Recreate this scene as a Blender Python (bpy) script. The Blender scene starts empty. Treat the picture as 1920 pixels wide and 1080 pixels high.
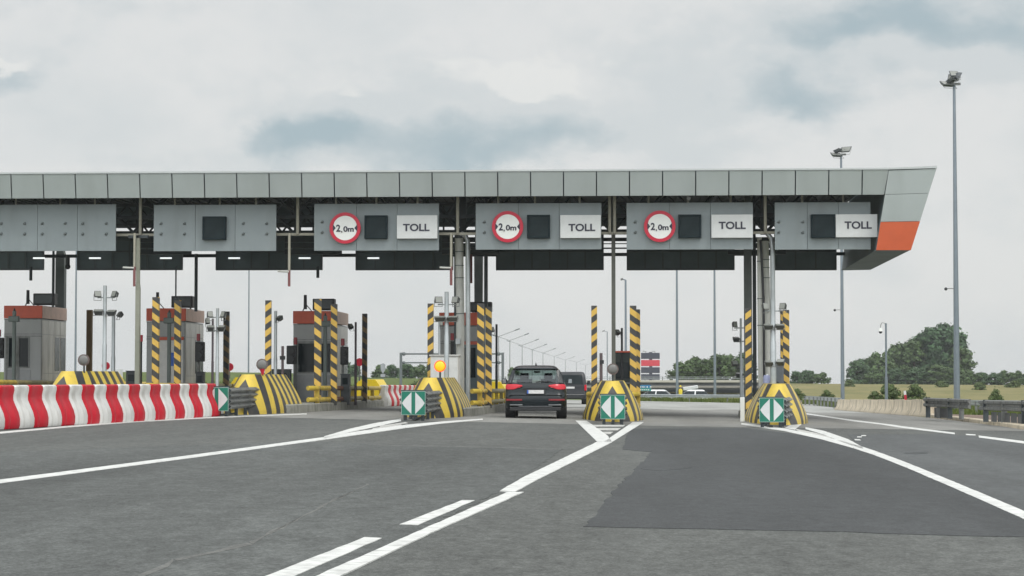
import bpy, math, random
from mathutils import Vector, Matrix
R = math.radians
random.seed(7)
scene = bpy.context.scene
COL = scene.collection
# ------------------------------------------------------------------ camera
F = 3900.0; VX, VY = 1163.0, 703.0; CAMZ = 1.4
PHI = math.atan((VY-540)/F); PSI = math.atan((VX-960)*math.cos(PHI)/F)
FW = Vector((-math.sin(PSI)*math.cos(PHI), math.cos(PSI)*math.cos(PHI), math.sin(PHI)))
RT = Vector((math.cos(PSI), math.sin(PSI), 0)); UP = RT.cross(FW)
cam = bpy.data.cameras.new('camera'); camo = bpy.data.objects.new('camera', cam); COL.objects.link(camo)
cam.sensor_width = 36; cam.lens = F*36/1920; cam.clip_start = .1; cam.clip_end = 9000
camo.matrix_world = Matrix.Translation((0, 0, CAMZ)) @ Matrix((RT, UP, -FW)).transposed().to_4x4()
scene.camera = camo
def ray(px, py): return FW*F + RT*(px-960) + UP*(540-py)
def P(px, py, Y):                       # the point at road distance Y seen in direction (px,py) of the 1920 photo
    d = ray(px, py); return Vector((0, 0, CAMZ)) + d*(Y/d.y)
# ------------------------------------------------------------------ exposure
scene.view_settings.view_transform = 'Standard'; scene.view_settings.look = 'None'
scene.view_settings.exposure = 0; scene.view_settings.gamma = 1
# ------------------------------------------------------------------ sun + sky
SUN_EL, SUN_AZ = R(52), R(140)          # azimuth from +Y towards +X
sd = bpy.data.lights.new('sun', 'SUN'); sd.energy = 0.9; sd.angle = R(14); sd.color = (1, .96, .9)
so = bpy.data.objects.new('sun', sd); COL.objects.link(so)
sdir = Vector((math.sin(SUN_AZ)*math.cos(SUN_EL), math.cos(SUN_AZ)*math.cos(SUN_EL), math.sin(SUN_EL)))
so.rotation_euler = sdir.to_track_quat('Z', 'Y').to_euler(); so.location = (0, 0, 60)
def lin(c): return tuple(((v/255)/12.92 if v <= 10 else ((v/255+.055)/1.055)**2.4) for v in c)
w = bpy.data.worlds.new('World'); scene.world = w; w.use_nodes = True
nt = w.node_tree; nt.nodes.clear(); N = nt.nodes; LK = nt.links
def nd(t, **k):
    n = N.new(t)
    for a, b in k.items(): setattr(n, a, b)
    return n
def mth(op, a, b=None, c=None, clamp=False):
    n = nd('ShaderNodeMath', operation=op, use_clamp=clamp)
    for i, v in enumerate((a, b, c)):
        if v is None: continue
        if isinstance(v, (int, float)): n.inputs[i].default_value = v
        else: LK.new(v, n.inputs[i])
    return n.outputs[0]
out = nd('ShaderNodeOutputWorld'); bg = nd('ShaderNodeBackground'); LK.new(bg.outputs[0], out.inputs[0])
sky = nd('ShaderNodeTexSky', sky_type='NISHITA', sun_disc=False, sun_elevation=SUN_EL, sun_rotation=SUN_AZ)
tc = nd('ShaderNodeTexCoord'); sp = nd('ShaderNodeSeparateXYZ'); LK.new(tc.outputs['Generated'], sp.inputs[0])
az = mth('ARCTAN2', sp.outputs[0], sp.outputs[1]); el = mth('ARCSINE', sp.outputs[2])
cb = nd('ShaderNodeCombineXYZ'); LK.new(az, cb.inputs[0]); LK.new(mth('MULTIPLY', el, 1.6), cb.inputs[1])
def noise(scale, detail, rough, vec):
    n = nd('ShaderNodeTexNoise'); n.inputs['Scale'].default_value = scale; n.inputs['Detail'].default_value = detail
    n.inputs['Roughness'].default_value = rough; LK.new(vec, n.inputs['Vector']); return n
n1 = noise(14, 6, .58, cb.outputs[0]); n2 = noise(26, 7, .6, cb.outputs[0]); n3 = noise(9, 5, .55, cb.outputs[0])
sub = nd('ShaderNodeVectorMath', operation='SUBTRACT'); LK.new(n1.outputs['Color'], sub.inputs[0]); sub.inputs[1].default_value = (.5, .5, .5)
scl = nd('ShaderNodeVectorMath', operation='MULTIPLY'); LK.new(sub.outputs[0], scl.inputs[0]); scl.inputs[1].default_value = (.10, .06, 0)
cb2 = nd('ShaderNodeCombineXYZ'); LK.new(az, cb2.inputs[0]); LK.new(el, cb2.inputs[1])
wv = nd('ShaderNodeVectorMath', operation='ADD'); LK.new(cb2.outputs[0], wv.inputs[0]); LK.new(scl.outputs[0], wv.inputs[1])
def blobs(lst):
    tot = None
    for (px, py, rx, ry, s) in lst:
        v = nd('ShaderNodeVectorMath', operation='SUBTRACT'); LK.new(wv.outputs[0], v.inputs[0])
        v.inputs[1].default_value = ((px-VX)/F, (VY-py)/F, 0)
        v2 = nd('ShaderNodeVectorMath', operation='DIVIDE'); LK.new(v.outputs[0], v2.inputs[0]); v2.inputs[1].default_value = (rx/F, ry/F, 1)
        ln = nd('ShaderNodeVectorMath', operation='LENGTH'); LK.new(v2.outputs[0], ln.inputs[0])
        mr = nd('ShaderNodeMapRange', interpolation_type='SMOOTHSTEP'); LK.new(ln.outputs['Value'], mr.inputs[0])
        for i, q in ((1, 1.5), (2, .0), (3, 0), (4, s)): mr.inputs[i].default_value = q
        tot = mr.outputs[0] if tot is None else mth('ADD', tot, mr.outputs[0])
    return tot
dark = blobs([(a_, b_-8, c_*1.05, d_*1.75, e_*.9) for a_, b_, c_, d_, e_ in [(20, 155, 110, 26, 1.0), (0, 5, 60, 26, .5), (100, 0, 60, 16, .4), (580, 238, 130, 24, 1.0), (570, 190, 105, 60, .62),
              (850, 262, 330, 40, .85), (1010, 225, 170, 60, .5), (760, 300, 480, 34, .55), (1540, 172, 210, 30, 1.0), (1450, 130, 130, 50, .4),
              (1740, 45, 330, 46, 1.15), (1910, 110, 130, 40, .5), (1330, 235, 110, 40, .35), (1880, 410, 180, 30, .25), (1620, 62, 200, 20, .5),
              (1000, 40, 80, 26, .2), (1360, 55, 60, 30, .3), (1400, 420, 400, 30, .1)]])
lite = blobs([(980, 125, 170, 36, .9), (620, 130, 130, 30, .7), (40, 110, 80, 26, .8), (1380, 110, 120, 30, .4)])
def sstep(v, lo, hi, a=0.0, c=1.0):
    m_ = nd('ShaderNodeMapRange', interpolation_type='SMOOTHSTEP'); LK.new(v, m_.inputs[0])
    for i, q in ((1, lo), (2, hi), (3, a), (4, c)): m_.inputs[i].default_value = q
    return m_.outputs[0]
dk = sstep(mth('ADD', dark, mth('MULTIPLY_ADD', n2.outputs[0], 1.25, -.625)), -.05, 1.55, 0, 1.0)
gen = nd('ShaderNodeMapRange'); LK.new(n3.outputs[0], gen.inputs[0])
for i, q in ((1, .48), (2, .78), (3, 0), (4, .35)): gen.inputs[i].default_value = q
body = blobs([(600, 185, 190, 95, 1.0), (960, 205, 330, 110, 1.0), (1480, 135, 330, 90, 1.0), (1700, 60, 420, 80, 1.1), (40, 130, 160, 60, .9), (700, 290, 620, 50, .9), (1300, 250, 200, 70, .6), (1880, 110, 170, 60, .8), (330, 15, 300, 40, .5)])
bd = sstep(mth('ADD', body, mth('MULTIPLY_ADD', n2.outputs[0], 2.2, -1.1)), .0, 1.0, 0, .30)
cov = mth('MAXIMUM', mth('MAXIMUM', dk, bd), gen.outputs[0])
def mixc(f, a, b):
    n = nd('ShaderNodeMix', data_type='RGBA'); 
    if isinstance(f, (int, float)): n.inputs[0].default_value = f
    else: LK.new(f, n.inputs[0])
    for i, v in ((6, a), (7, b)):
        if isinstance(v, tuple): n.inputs[i].default_value = (*v, 1)
        else: LK.new(v, n.inputs[i])
    return n.outputs[2]
c0 = mixc(cov, lin((226, 227, 226)), lin((170, 187, 194)))
c1 = mixc(sstep(mth('ADD', lite, mth('MULTIPLY_ADD', n2.outputs[0], 2.0, -1.0)), .25, .7, 0, .8), c0, lin((234, 234, 231)))
skyc = nd('ShaderNodeVectorMath', operation='SCALE'); LK.new(sky.outputs[0], skyc.inputs[0]); skyc.inputs[3].default_value = .1
c2 = mixc(.06, c1, skyc.outputs[0])
zb = nd('ShaderNodeMapRange', interpolation_type='SMOOTHSTEP'); LK.new(el, zb.inputs[0])
for i, q in ((1, .2), (2, 1.2), (3, 1), (4, 1.75)): zb.inputs[i].default_value = q
bk = nd('ShaderNodeMapRange', interpolation_type='SMOOTHSTEP'); LK.new(sp.outputs[1], bk.inputs[0])   # unseen sky behind the camera brightened as added fill for shaded fronts
for i, q in ((1, .45), (2, -.7), (3, 1), (4, 2.0)): bk.inputs[i].default_value = q
fin = nd('ShaderNodeVectorMath', operation='SCALE'); LK.new(c2, fin.inputs[0]); LK.new(mth('MULTIPLY', zb.outputs[0], bk.outputs[0]), fin.inputs[3])
LK.new(fin.outputs[0], bg.inputs[0]); bg.inputs[1].default_value = 1.0

# ------------------------------------------------------------------ materials
MATS = {}
def mat(name, rgb, rough=.6, metal=0, var=.12, vscale=3, bump=0, bscale=40, coat=0, emit=0, stretch=None, dirt=None):
    if name in MATS: return MATS[name]
    m = bpy.data.materials.new(name); m.use_nodes = True; t = m.node_tree; b = t.nodes['Principled BSDF']
    b.inputs['Roughness'].default_value = rough; b.inputs['Metallic'].default_value = metal; b.inputs['Coat Weight'].default_value = coat
    if emit: b.inputs['Emission Color'].default_value = (*rgb, 1); b.inputs['Emission Strength'].default_value = emit
    tcn = t.nodes.new('ShaderNodeTexCoord'); mp = t.nodes.new('ShaderNodeMapping'); t.links.new(tcn.outputs['Object'], mp.inputs[0])
    if stretch: mp.inputs['Scale'].default_value = stretch
    nz = t.nodes.new('ShaderNodeTexNoise'); nz.inputs['Scale'].default_value = vscale; nz.inputs['Detail'].default_value = 6; nz.inputs['Roughness'].default_value = .65
    t.links.new(mp.outputs[0], nz.inputs['Vector'])
    cr = t.nodes.new('ShaderNodeValToRGB'); cr.color_ramp.elements[0].position = .3; cr.color_ramp.elements[1].position = .7
    cr.color_ramp.elements[0].color = (*[max(0, v*(1-var)) for v in rgb], 1); cr.color_ramp.elements[1].color = (*[min(1, v*(1+var)) for v in rgb], 1)
    t.links.new(nz.outputs[0], cr.inputs[0]); last = cr.outputs[0]
    if dirt:                              # streaks of grime: (rgb, amount, scale)
        n3_ = t.nodes.new('ShaderNodeTexNoise'); n3_.inputs['Scale'].default_value = dirt[2]; n3_.inputs['Detail'].default_value = 5
        mp2 = t.nodes.new('ShaderNodeMapping'); mp2.inputs['Scale'].default_value = (1, 1, .18); t.links.new(tcn.outputs['Object'], mp2.inputs[0]); t.links.new(mp2.outputs[0], n3_.inputs['Vector'])
        c2_ = t.nodes.new('ShaderNodeValToRGB'); c2_.color_ramp.elements[0].position = .48; c2_.color_ramp.elements[1].position = .72
        c2_.color_ramp.elements[1].color = (dirt[1],)*3+(1,)
        t.links.new(n3_.outputs[0], c2_.inputs[0]); mx = t.nodes.new('ShaderNodeMix'); mx.data_type = 'RGBA'
        t.links.new(c2_.outputs[0], mx.inputs[0]); t.links.new(last, mx.inputs[6]); mx.inputs[7].default_value = (*dirt[0], 1); last = mx.outputs[2]
    t.links.new(last, b.inputs['Base Color'])
    if bump:
        n2_ = t.nodes.new('ShaderNodeTexNoise'); n2_.inputs['Scale'].default_value = bscale; n2_.inputs['Detail'].default_value = 4
        t.links.new(mp.outputs[0], n2_.inputs['Vector'])
        bp = t.nodes.new('ShaderNodeBump'); bp.inputs['Strength'].default_value = bump; bp.inputs['Distance'].default_value = .02
        t.links.new(n2_.outputs[0], bp.inputs['Height']); t.links.new(bp.outputs[0], b.inputs['Normal'])
    MATS[name] = m; return m
YEL = (.62, .40, .075); BLK = (.035, .038, .04)
def stripe_mat(name, kx, ky, period, duty, off=0, uv=False, ycol=YEL, bcol=BLK, wear=.25):
    m = bpy.data.materials.new(name); m.use_nodes = True; t = m.node_tree; b = t.nodes['Principled BSDF']
    b.inputs['Roughness'].default_value = .45
    def M(op, a, c=None):
        n = t.nodes.new('ShaderNodeMath'); n.operation = op
        for i, v in enumerate((a, c)):
            if v is None: continue
            if isinstance(v, (int, float)): n.inputs[i].default_value = v
            else: t.links.new(v, n.inputs[i])
        return n.outputs[0]
    tcn = t.nodes.new('ShaderNodeTexCoord'); s = t.nodes.new('ShaderNodeSeparateXYZ')
    if uv:
        t.links.new(tcn.outputs['UV'], s.inputs[0]); p = M('ADD', s.outputs[1], M('MULTIPLY', s.outputs[0], kx))
    else:
        t.links.new(tcn.outputs['Object'], s.inputs[0])
        p = M('ADD', M('ADD', s.outputs[2], M('MULTIPLY', s.outputs[0], kx)), M('MULTIPLY', s.outputs[1], ky))
    f = M('FRACT', M('DIVIDE', M('SUBTRACT', M('ADD', p, 50*period), off), period))
    k = M('LESS_THAN', f, duty)
    nz = t.nodes.new('ShaderNodeTexNoise'); nz.inputs['Scale'].default_value = 5; nz.inputs['Detail'].default_value = 8; nz.inputs['Roughness'].default_value = .7
    t.links.new(tcn.outputs['Object'], nz.inputs['Vector'])
    mr = t.nodes.new('ShaderNodeMapRange'); t.links.new(nz.outputs[0], mr.inputs[0]); mr.inputs[1].default_value = .45; mr.inputs[2].default_value = .8; mr.inputs[4].default_value = wear
    mx = t.nodes.new('ShaderNodeMix'); mx.data_type = 'RGBA'; t.links.new(k, mx.inputs[0])
    mx.inputs[6].default_value = (*ycol, 1); mx.inputs[7].default_value = (*bcol, 1)
    m2 = t.nodes.new('ShaderNodeMix'); m2.data_type = 'RGBA'; t.links.new(mr.outputs[0], m2.inputs[0]); t.links.new(mx.outputs[2], m2.inputs[6]); m2.inputs[7].default_value = (.16, .13, .09, 1)
    t.links.new(m2.outputs[2], b.inputs['Base Color']); MATS[name] = m; return m
def asphalt(name, rgb, var=.14, grain=.3, stains=.25):
    m = bpy.data.materials.new(name); m.use_nodes = True; t = m.node_tree; b = t.nodes['Principled BSDF']; b.inputs['Roughness'].default_value = .85
    b.inputs['Specular IOR Level'].default_value = .35
    tcn = t.nodes.new('ShaderNodeTexCoord')
    def nz(scale, det, rough=.6, st=(1, 1, 1)):
        mp = t.nodes.new('ShaderNodeMapping'); mp.inputs['Scale'].default_value = st; t.links.new(tcn.outputs['Object'], mp.inputs[0])
        n = t.nodes.new('ShaderNodeTexNoise'); n.inputs['Scale'].default_value = scale; n.inputs['Detail'].default_value = det; n.inputs['Roughness'].default_value = rough
        t.links.new(mp.outputs[0], n.inputs['Vector']); return n.outputs[0]
    fine = nz(30, 4, .9); grit = nz(6, 7, .95, (1, .5, 1)); mid = nz(1.3, 6, .7, (1, .35, 1)); big = nz(.35, 4, .6, (1, .12, 1))
    def ramp(v, lo, hi, a, c):
        r = t.nodes.new('ShaderNodeMapRange'); t.links.new(v, r.inputs[0])
        for i, q in ((1, lo), (2, hi), (3, a), (4, c)): r.inputs[i].default_value = q
        return r.outputs[0]
    def mul(a, c):
        n = t.nodes.new('ShaderNodeMath'); n.operation = 'MULTIPLY'; t.links.new(a, n.inputs[0]); t.links.new(c, n.inputs[1]); return n.outputs[0]
    k = mul(ramp(grit, .38, .62, 1-grain*.9, 1+grain*.9), mul(mul(ramp(fine, .38, .62, 1-grain, 1+grain), ramp(mid, .3, .7, 1-var, 1+var)), ramp(big, .35, .65, 1-stains*.6, 1+stains*.4)))
    v = t.nodes.new('ShaderNodeVectorMath'); v.operation = 'SCALE'; v.inputs[0].default_value = rgb; t.links.new(k, v.inputs[3])
    t.links.new(v.outputs[0], b.inputs['Base Color'])
    bp = t.nodes.new('ShaderNodeBump'); bp.inputs['Strength'].default_value = .5; bp.inputs['Distance'].default_value = .012; t.links.new(fine, bp.inputs['Height']); t.links.new(bp.outputs[0], b.inputs['Normal'])
    MATS[name] = m; return m
def grassmat(name, a, c, scale):
    m = bpy.data.materials.new(name); m.use_nodes = True; t = m.node_tree; b = t.nodes['Principled BSDF']; b.inputs['Roughness'].default_value = 1
    b.inputs['Specular IOR Level'].default_value = .1
    tcn = t.nodes.new('ShaderNodeTexCoord'); n = t.nodes.new('ShaderNodeTexNoise'); n.inputs['Scale'].default_value = scale; n.inputs['Detail'].default_value = 10; n.inputs['Roughness'].default_value = .8
    t.links.new(tcn.outputs['Object'], n.inputs['Vector']); cr = t.nodes.new('ShaderNodeValToRGB')
    cr.color_ramp.elements[0].position = .32; cr.color_ramp.elements[1].position = .68; cr.color_ramp.elements[0].color = (*a, 1); cr.color_ramp.elements[1].color = (*c, 1)
    t.links.new(n.outputs[0], cr.inputs[0]); t.links.new(cr.outputs[0], b.inputs['Base Color']); MATS[name] = m; return m
def glass(name, tint, rough=.02, alpha=.5):
    m = bpy.data.materials.new(name); m.use_nodes = True; t = m.node_tree; t.nodes.clear()
    o = t.nodes.new('ShaderNodeOutputMaterial'); g = t.nodes.new('ShaderNodeBsdfGlossy'); g.inputs['Roughness'].default_value = rough; g.inputs[0].default_value = (.9, .95, 1, 1)
    tr = t.nodes.new('ShaderNodeBsdfTransparent'); tr.inputs[0].default_value = (*tint, 1)
    fr = t.nodes.new('ShaderNodeFresnel'); fr.inputs[0].default_value = 1.5; mx = t.nodes.new('ShaderNodeMixShader')
    t.links.new(fr.outputs[0], mx.inputs[0]); t.links.new(tr.outputs[0], mx.inputs[1]); t.links.new(g.outputs[0], mx.inputs[2]); t.links.new(mx.outputs[0], o.inputs[0])
    MATS[name] = m; return m

ASPH = asphalt('asphalt_grey', (.089, .094, .089), grain=.42); ASPHD = asphalt('asphalt_dark', (.051, .055, .057), .1, .28, .35)
ASPHM = asphalt('asphalt_mid', (.078, .084, .085), .1, .28, .35)
CONC_R = asphalt('plaza_concrete', (.20, .20, .188), .1, .12, .4)
PAINT = mat('road_paint', (.60, .61, .59), .6, var=.13, vscale=5, dirt=((.30, .30, .29), .7, 6))
HATCH = mat('worn_paint', (.42, .42, .40), .7, var=.5, vscale=9)
GRASS = grassmat('grass', (.055, .085, .025), (.13, .16, .05), .6); FIELD = grassmat('dry_field', (.12, .13, .055), (.25, .215, .105), .09)
CONC = mat('concrete', (.60, .525, .40), .85, var=.2, vscale=3, bump=.3, dirt=((.1, .09, .07), .6, 3))
KERB = mat('kerb_concrete', (.24, .24, .21), .9, var=.25, vscale=2.5, bump=.3, dirt=((.08, .08, .06), .6, 4))
BRICK = mat('brown_paving', (.17, .12, .09), .9, var=.2, vscale=4)
FASC = mat('fascia_panel', (.36, .40, .395), .38, .25, var=.06, vscale=.35, dirt=((.28, .31, .30), .4, 1.3))
COPE = mat('coping', (.46, .49, .49), .45, .2, var=.05)
ORANGE = mat('orange_panel', (.52, .095, .03), .45, var=.05)
BOARD = mat('board_metal', (.225, .26, .27), .5, .25, var=.07, vscale=.7, dirt=((.17, .19, .19), .4, 2))
BOLT = mat('bolt_metal', (.12, .14, .14), .5, .3)
DARKM = mat('dark_steel', (.05, .062, .068), .6, .2, var=.2)
DARKP = mat('dark_panel', (.11, .145, .158), .6, .1, var=.15, vscale=1)
SOFF = mat('soffit_sheet', (.09, .105, .105), .7, .1, var=.2, vscale=2, stretch=(8, .2, 1))
GALV = mat('galvanised', (.36, .39, .40), .42, .55, var=.12, vscale=4)
GALVD = mat('weathered_steel', (.20, .21, .205), .5, .5, var=.25, vscale=5, dirt=((.06, .055, .05), .7, 5))
MAST = mat('mast_steel', (.20, .235, .27), .4, .5, var=.06)
POLEG = mat('beige_pipe', (.34, .33, .27), .55, var=.12, vscale=5)
DUCT = mat('light_duct', (.46, .47, .44), .5, var=.08, vscale=3)
OLIVE = mat('olive_steel', (.10, .105, .09), .6, var=.15)
REDP = mat('red_oxide_pipe', (.20, .07, .07), .6, var=.15)
BOOTHG = mat('booth_cladding', (.32, .33, .33), .42, .15, var=.06, vscale=1.2)
BOOTHS = mat('booth_steel', (.52, .51, .47), .3, .3, var=.2, vscale=1.6, stretch=(1, 1, .4), dirt=((.13, .11, .09), .6, 3))
BOOTHR = mat('booth_red', (.60, .10, .05), .45, var=.08)
PINK = mat('sidelit_red', (.66, .45, .37), .5, var=.12)  # right side of the red roof band, paler colour standing in for sidelight
DGL = mat('dark_glass', (.010, .017, .02), .06, var=.1)
DGL.node_tree.nodes['Principled BSDF'].inputs['Specular IOR Level'].default_value = .2
BLACK = mat('black_plastic', (.02, .022, .025), .5, var=.15)
RUBB = mat('tyre_rubber', (.018, .018, .018), .85, var=.2)
WHITE = mat('white_enamel', (.74, .76, .74), .4, var=.04)
WHITES = mat('reflective_white', (.58, .60, .60), .4, var=.05)
SGREEN = mat('sign_green', (.004, .155, .10), .4, var=.06)
SRED = mat('sign_red', (.50, .012, .04), .4, var=.05)
LETT = mat('lettering_dark', (.025, .025, .045), .5)
WPLA = mat('white_plastic', (.62, .62, .60), .5, var=.08, vscale=3, dirt=((.30, .28, .24), .6, 4))
RPLA = mat('red_plastic', (.46, .008, .022), .5, var=.12, vscale=3, dirt=((.36, .06, .07), .5, 3))
RPLA.node_tree.nodes['Principled BSDF'].inputs['Specular IOR Level'].default_value = .25
YELP = mat('yellow_paint', (.74, .55, .02), .45, var=.07, vscale=2)
YELR = mat('yellow_rail', (.52, .38, .05), .5, var=.2, vscale=3, dirt=((.16, .10, .05), .65, 3))
YELD = mat('grimy_yellow_rail', (.36, .31, .13), .6, var=.25, vscale=3, dirt=((.14, .11, .07), .6, 3))
RUSTB = mat('rusty_rail', (.2, .09, .06), .7, var=.3)
AMB = mat('amber_lens', (1.0, .33, .01), .3, emit=1.1, var=.15, vscale=9)
AMBR = mat('amber_ring', (1.0, .10, .02), .4, emit=.55)
LAMPG = mat('grey_lens', (.16, .16, .155), .4, var=.15, vscale=10)
LAMPF = mat('flood_glass', (.22, .23, .21), .15, var=.1)
TUBE = mat('lit_tube', (.9, .95, .95), .4, emit=1.0, var=0)
CARP = mat('suv_paint', (.010, .016, .02), .32, 0, var=.04, coat=.12)
CARP.node_tree.nodes['Principled BSDF'].inputs['Specular IOR Level'].default_value = .3
CART = mat('suv_roof_paint', (.02, .014, .018), .25, 0, coat=.6)
VANP = mat('van_paint', (.012, .015, .02), .35, 0, var=.04, coat=.15)
TAIL = mat('tail_lens', (.50, .008, .022), .2, emit=.03); REFL = mat('red_reflector', (.22, .012, .018), .35)
CHROME = mat('chrome', (.6, .6, .6), .12, 1); CARW = mat('white_car_paint', (.72, .74, .76), .25, coat=1)
PLATEW = mat('plate_white', (.62, .62, .62), .5, var=.15, vscale=14); PLATEB = mat('plate_blue', (.03, .12, .5), .5)
CGL = glass('tinted_glass', (.50, .58, .56)); CGS = glass('privacy_glass', (.16, .19, .19))
LEAF = [mat('leaf_%s' % n, c, .75, var=.45, vscale=.8) for n, c in (('deep', (.046, .092, .034)), ('mid', (.066, .112, .034)), ('bright', (.085, .125, .036)), ('poplar', (.042, .092, .036)))]
BARK = mat('bark', (.10, .08, .06), .9, var=.3)
POST_R = stripe_mat('stripes_down', .75, 0, .44, .5); POST_L = stripe_mat('stripes_up', -.75, 0, .44, .5)
POST_D = stripe_mat('stripes_shaded', .75, 0, .44, .55, ycol=(.26, .17, .06), wear=.5)  # far posts: their shade is put into the duller yellow
NOSE = stripe_mat('chevrons', 1.6, 0, .98, .5, off=.57, uv=True, ycol=(.60, .44, .055), bcol=(.030, .032, .034), wear=.4)
BROWNP = mat('brown_post', (.14, .09, .035), .7, var=.2)
OVERC = mat('bridge_concrete', (.42, .41, .36), .85, var=.1, vscale=.4); OVERD = mat('bridge_girder', (.13, .14, .15), .8, var=.15, vscale=.3)
NAVY = mat('navy_panel', (.05, .055, .08), .5); REDPAN = mat('red_panel', (.55, .055, .08), .5)
BLUES = mat('blue_sign', (.01, .16, .35), .5); TEAL = mat('teal_sign', (.04, .25, .24), .5)
SKIN = mat('skin', (.42, .26, .2), .6); VEST = mat('yellow_vest', (.72, .58, .05), .8); CLOTHD = mat('dark_cloth', (.02, .024, .035), .9); GREYC = mat('grey_cloth', (.4, .4, .42), .9)

for n_ in (('display_frame', (.012, .022, .026), .7, 0, .12, 3, 0, 40), ('display_screen', (.016, .025, .028), .6, 0, .35, 1.6, .3, 2)):
    mat(*n_).node_tree.nodes['Principled BSDF'].inputs['Specular IOR Level'].default_value = .15
# ------------------------------------------------------------------ mesh building
def link(o): COL.objects.link(o); return o
class MB:
    def __init__(s): s.v = []; s.f = []; s.uv = {}; s.marks = []
    def add(s, vs, fs):
        s.marks.append((len(s.v), len(s.f))); b = len(s.v); s.v += [tuple(q) for q in vs]; s.f += [tuple(b+i for i in f) for f in fs]; return s
    def box(s, x0, x1, y0, y1, z0, z1):
        return s.add([(x0,y0,z0),(x1,y0,z0),(x1,y1,z0),(x0,y1,z0),(x0,y0,z1),(x1,y0,z1),(x1,y1,z1),(x0,y1,z1)],
                     [(0,3,2,1),(4,5,6,7),(0,1,5,4),(1,2,6,5),(2,3,7,6),(3,0,4,7)])
    def cbox(s, c, sx, sy, sz, rx=0, ry=0, rz=0):
        m = Matrix.Translation(c) @ Matrix.Rotation(rz, 4, 'Z') @ Matrix.Rotation(ry, 4, 'Y') @ Matrix.Rotation(rx, 4, 'X')
        vs = [m @ Vector((a*sx/2, b*sy/2, d*sz/2)) for d in (-1, 1) for a, b in ((-1,-1),(1,-1),(1,1),(-1,1))]
        return s.add(vs, [(0,3,2,1),(4,5,6,7),(0,1,5,4),(1,2,6,5),(2,3,7,6),(3,0,4,7)])
    def loft(s, rings, closed=True, caps=True):
        s.marks.append((len(s.v), len(s.f))); n = len(rings[0]); b = len(s.v)
        for r in rings: s.v += [tuple(q) for q in r]
        m = n if closed else n-1
        for i in range(len(rings)-1):
            for j in range(m):
                k = (j+1) % n; s.f.append((b+i*n+j, b+i*n+k, b+(i+1)*n+k, b+(i+1)*n+j))
        if caps and closed:
            s.f.append(tuple(b+j for j in reversed(range(n)))); s.f.append(tuple(b+(len(rings)-1)*n+j for j in range(n)))
        return s
    def tube(s, p0, p1, r0, r1=None, n=12): return s.sweep([p0, p1], [r0, r1 if r1 is not None else r0], n)
    def sweep(s, pts, rs, n=10):
        pts = [Vector(p) for p in pts]; rs = rs if isinstance(rs, (list, tuple)) else [rs]*len(pts); rings = []
        u = None
        for i, p in enumerate(pts):
            d = (pts[min(i+1, len(pts)-1)]-pts[max(i-1, 0)]).normalized()
            if u is None: u = d.orthogonal().normalized()
            u = (u - d*u.dot(d)).normalized(); v = d.cross(u)
            rings.append([p+(u*math.cos(a)+v*math.sin(a))*rs[i] for a in [2*math.pi*k/n for k in range(n)]])
        return s.loft(rings)
    def prism(s, pts, y0, y1, axis='y'):
        if axis == 'y': A = [(a, y0, b) for a, b in pts]; B = [(a, y1, b) for a, b in pts]
        elif axis == 'x': A = [(y0, a, b) for a, b in pts]; B = [(y1, a, b) for a, b in pts]
        else: A = [(a, b, y0) for a, b in pts]; B = [(a, b, y1) for a, b in pts]
        return s.loft([A, B])
    def sph(s, c, r, n=10, sx=1, sy=1, sz=1):
        rings = []
        for i in range(1, n):
            t = math.pi*i/n; rings.append([(c[0]+r*sx*math.sin(t)*math.cos(a), c[1]+r*sy*math.sin(t)*math.sin(a), c[2]-r*sz*math.cos(t)) for a in [2*math.pi*k/n for k in range(n)]])
        return s.loft(rings)
    def build_each(s, name, m, parent=None, per=1, **k):
        mk = s.marks[::per]+[(len(s.v), len(s.f))]; out = []
        for (v0, f0), (v1, f1) in zip(mk, mk[1:]):
            c = MB(); c.v = s.v[v0:v1]; c.f = [tuple(i-v0 for i in f) for f in s.f[f0:f1]]; out.append(c.build(name, m, parent, **k))
        return out
    def build(s, name, m, parent=None, org=None, bevel=0, smooth=True, recalc=True):
        o0 = Vector(org) if org is not None else (parent_world(parent) if parent else Vector((0, 0, 0)))
        me = bpy.data.meshes.new(name); me.from_pydata([tuple(Vector(v)-o0) for v in s.v], [], s.f)
        if recalc:
            import bmesh
            bm = bmesh.new(); bm.from_mesh(me); bmesh.ops.recalc_face_normals(bm, faces=bm.faces); bm.to_mesh(me); bm.free()
        me.materials.append(m)
        if s.uv:
            l = me.uv_layers.new(name='UVMap')
            for lp in me.loops: l.data[lp.index].uv = s.uv[lp.vertex_index]
        if smooth:
            for p in me.polygons: p.use_smooth = True
            me.set_sharp_from_angle(angle=R(38))
        o = link(bpy.data.objects.new(name, me))
        if parent: o.parent = parent
        elif org is not None: o.location = o0
        if bevel:
            b = o.modifiers.new('Bevel', 'BEVEL'); b.width = bevel; b.segments = 2; b.limit_method = 'ANGLE'
        return o
def parent_world(p):
    v = Vector((0, 0, 0))
    while p: v += p.location; p = p.parent
    return v
def tag(o, label, cat, group=None):
    o['label'] = label; o['category'] = cat
    if group: o['group'] = group
    return o
def thing(name, label, cat, loc, group=None):
    o = link(bpy.data.objects.new(name, None)); o.location = loc; o.empty_display_size = .2; return tag(o, label, cat, group)
def kind(o, k='structure'): o['kind'] = k; return o
def dup(o, loc=None, parent=None, rz=None):
    c = o.copy(); COL.objects.link(c)
    if parent: c.parent = parent
    if loc is not None: c.location = loc
    if rz is not None: c.rotation_euler = (0, 0, rz)
    for ch in [q for q in bpy.data.objects if q.parent == o]: dup(ch, None, c)
    return c
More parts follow.
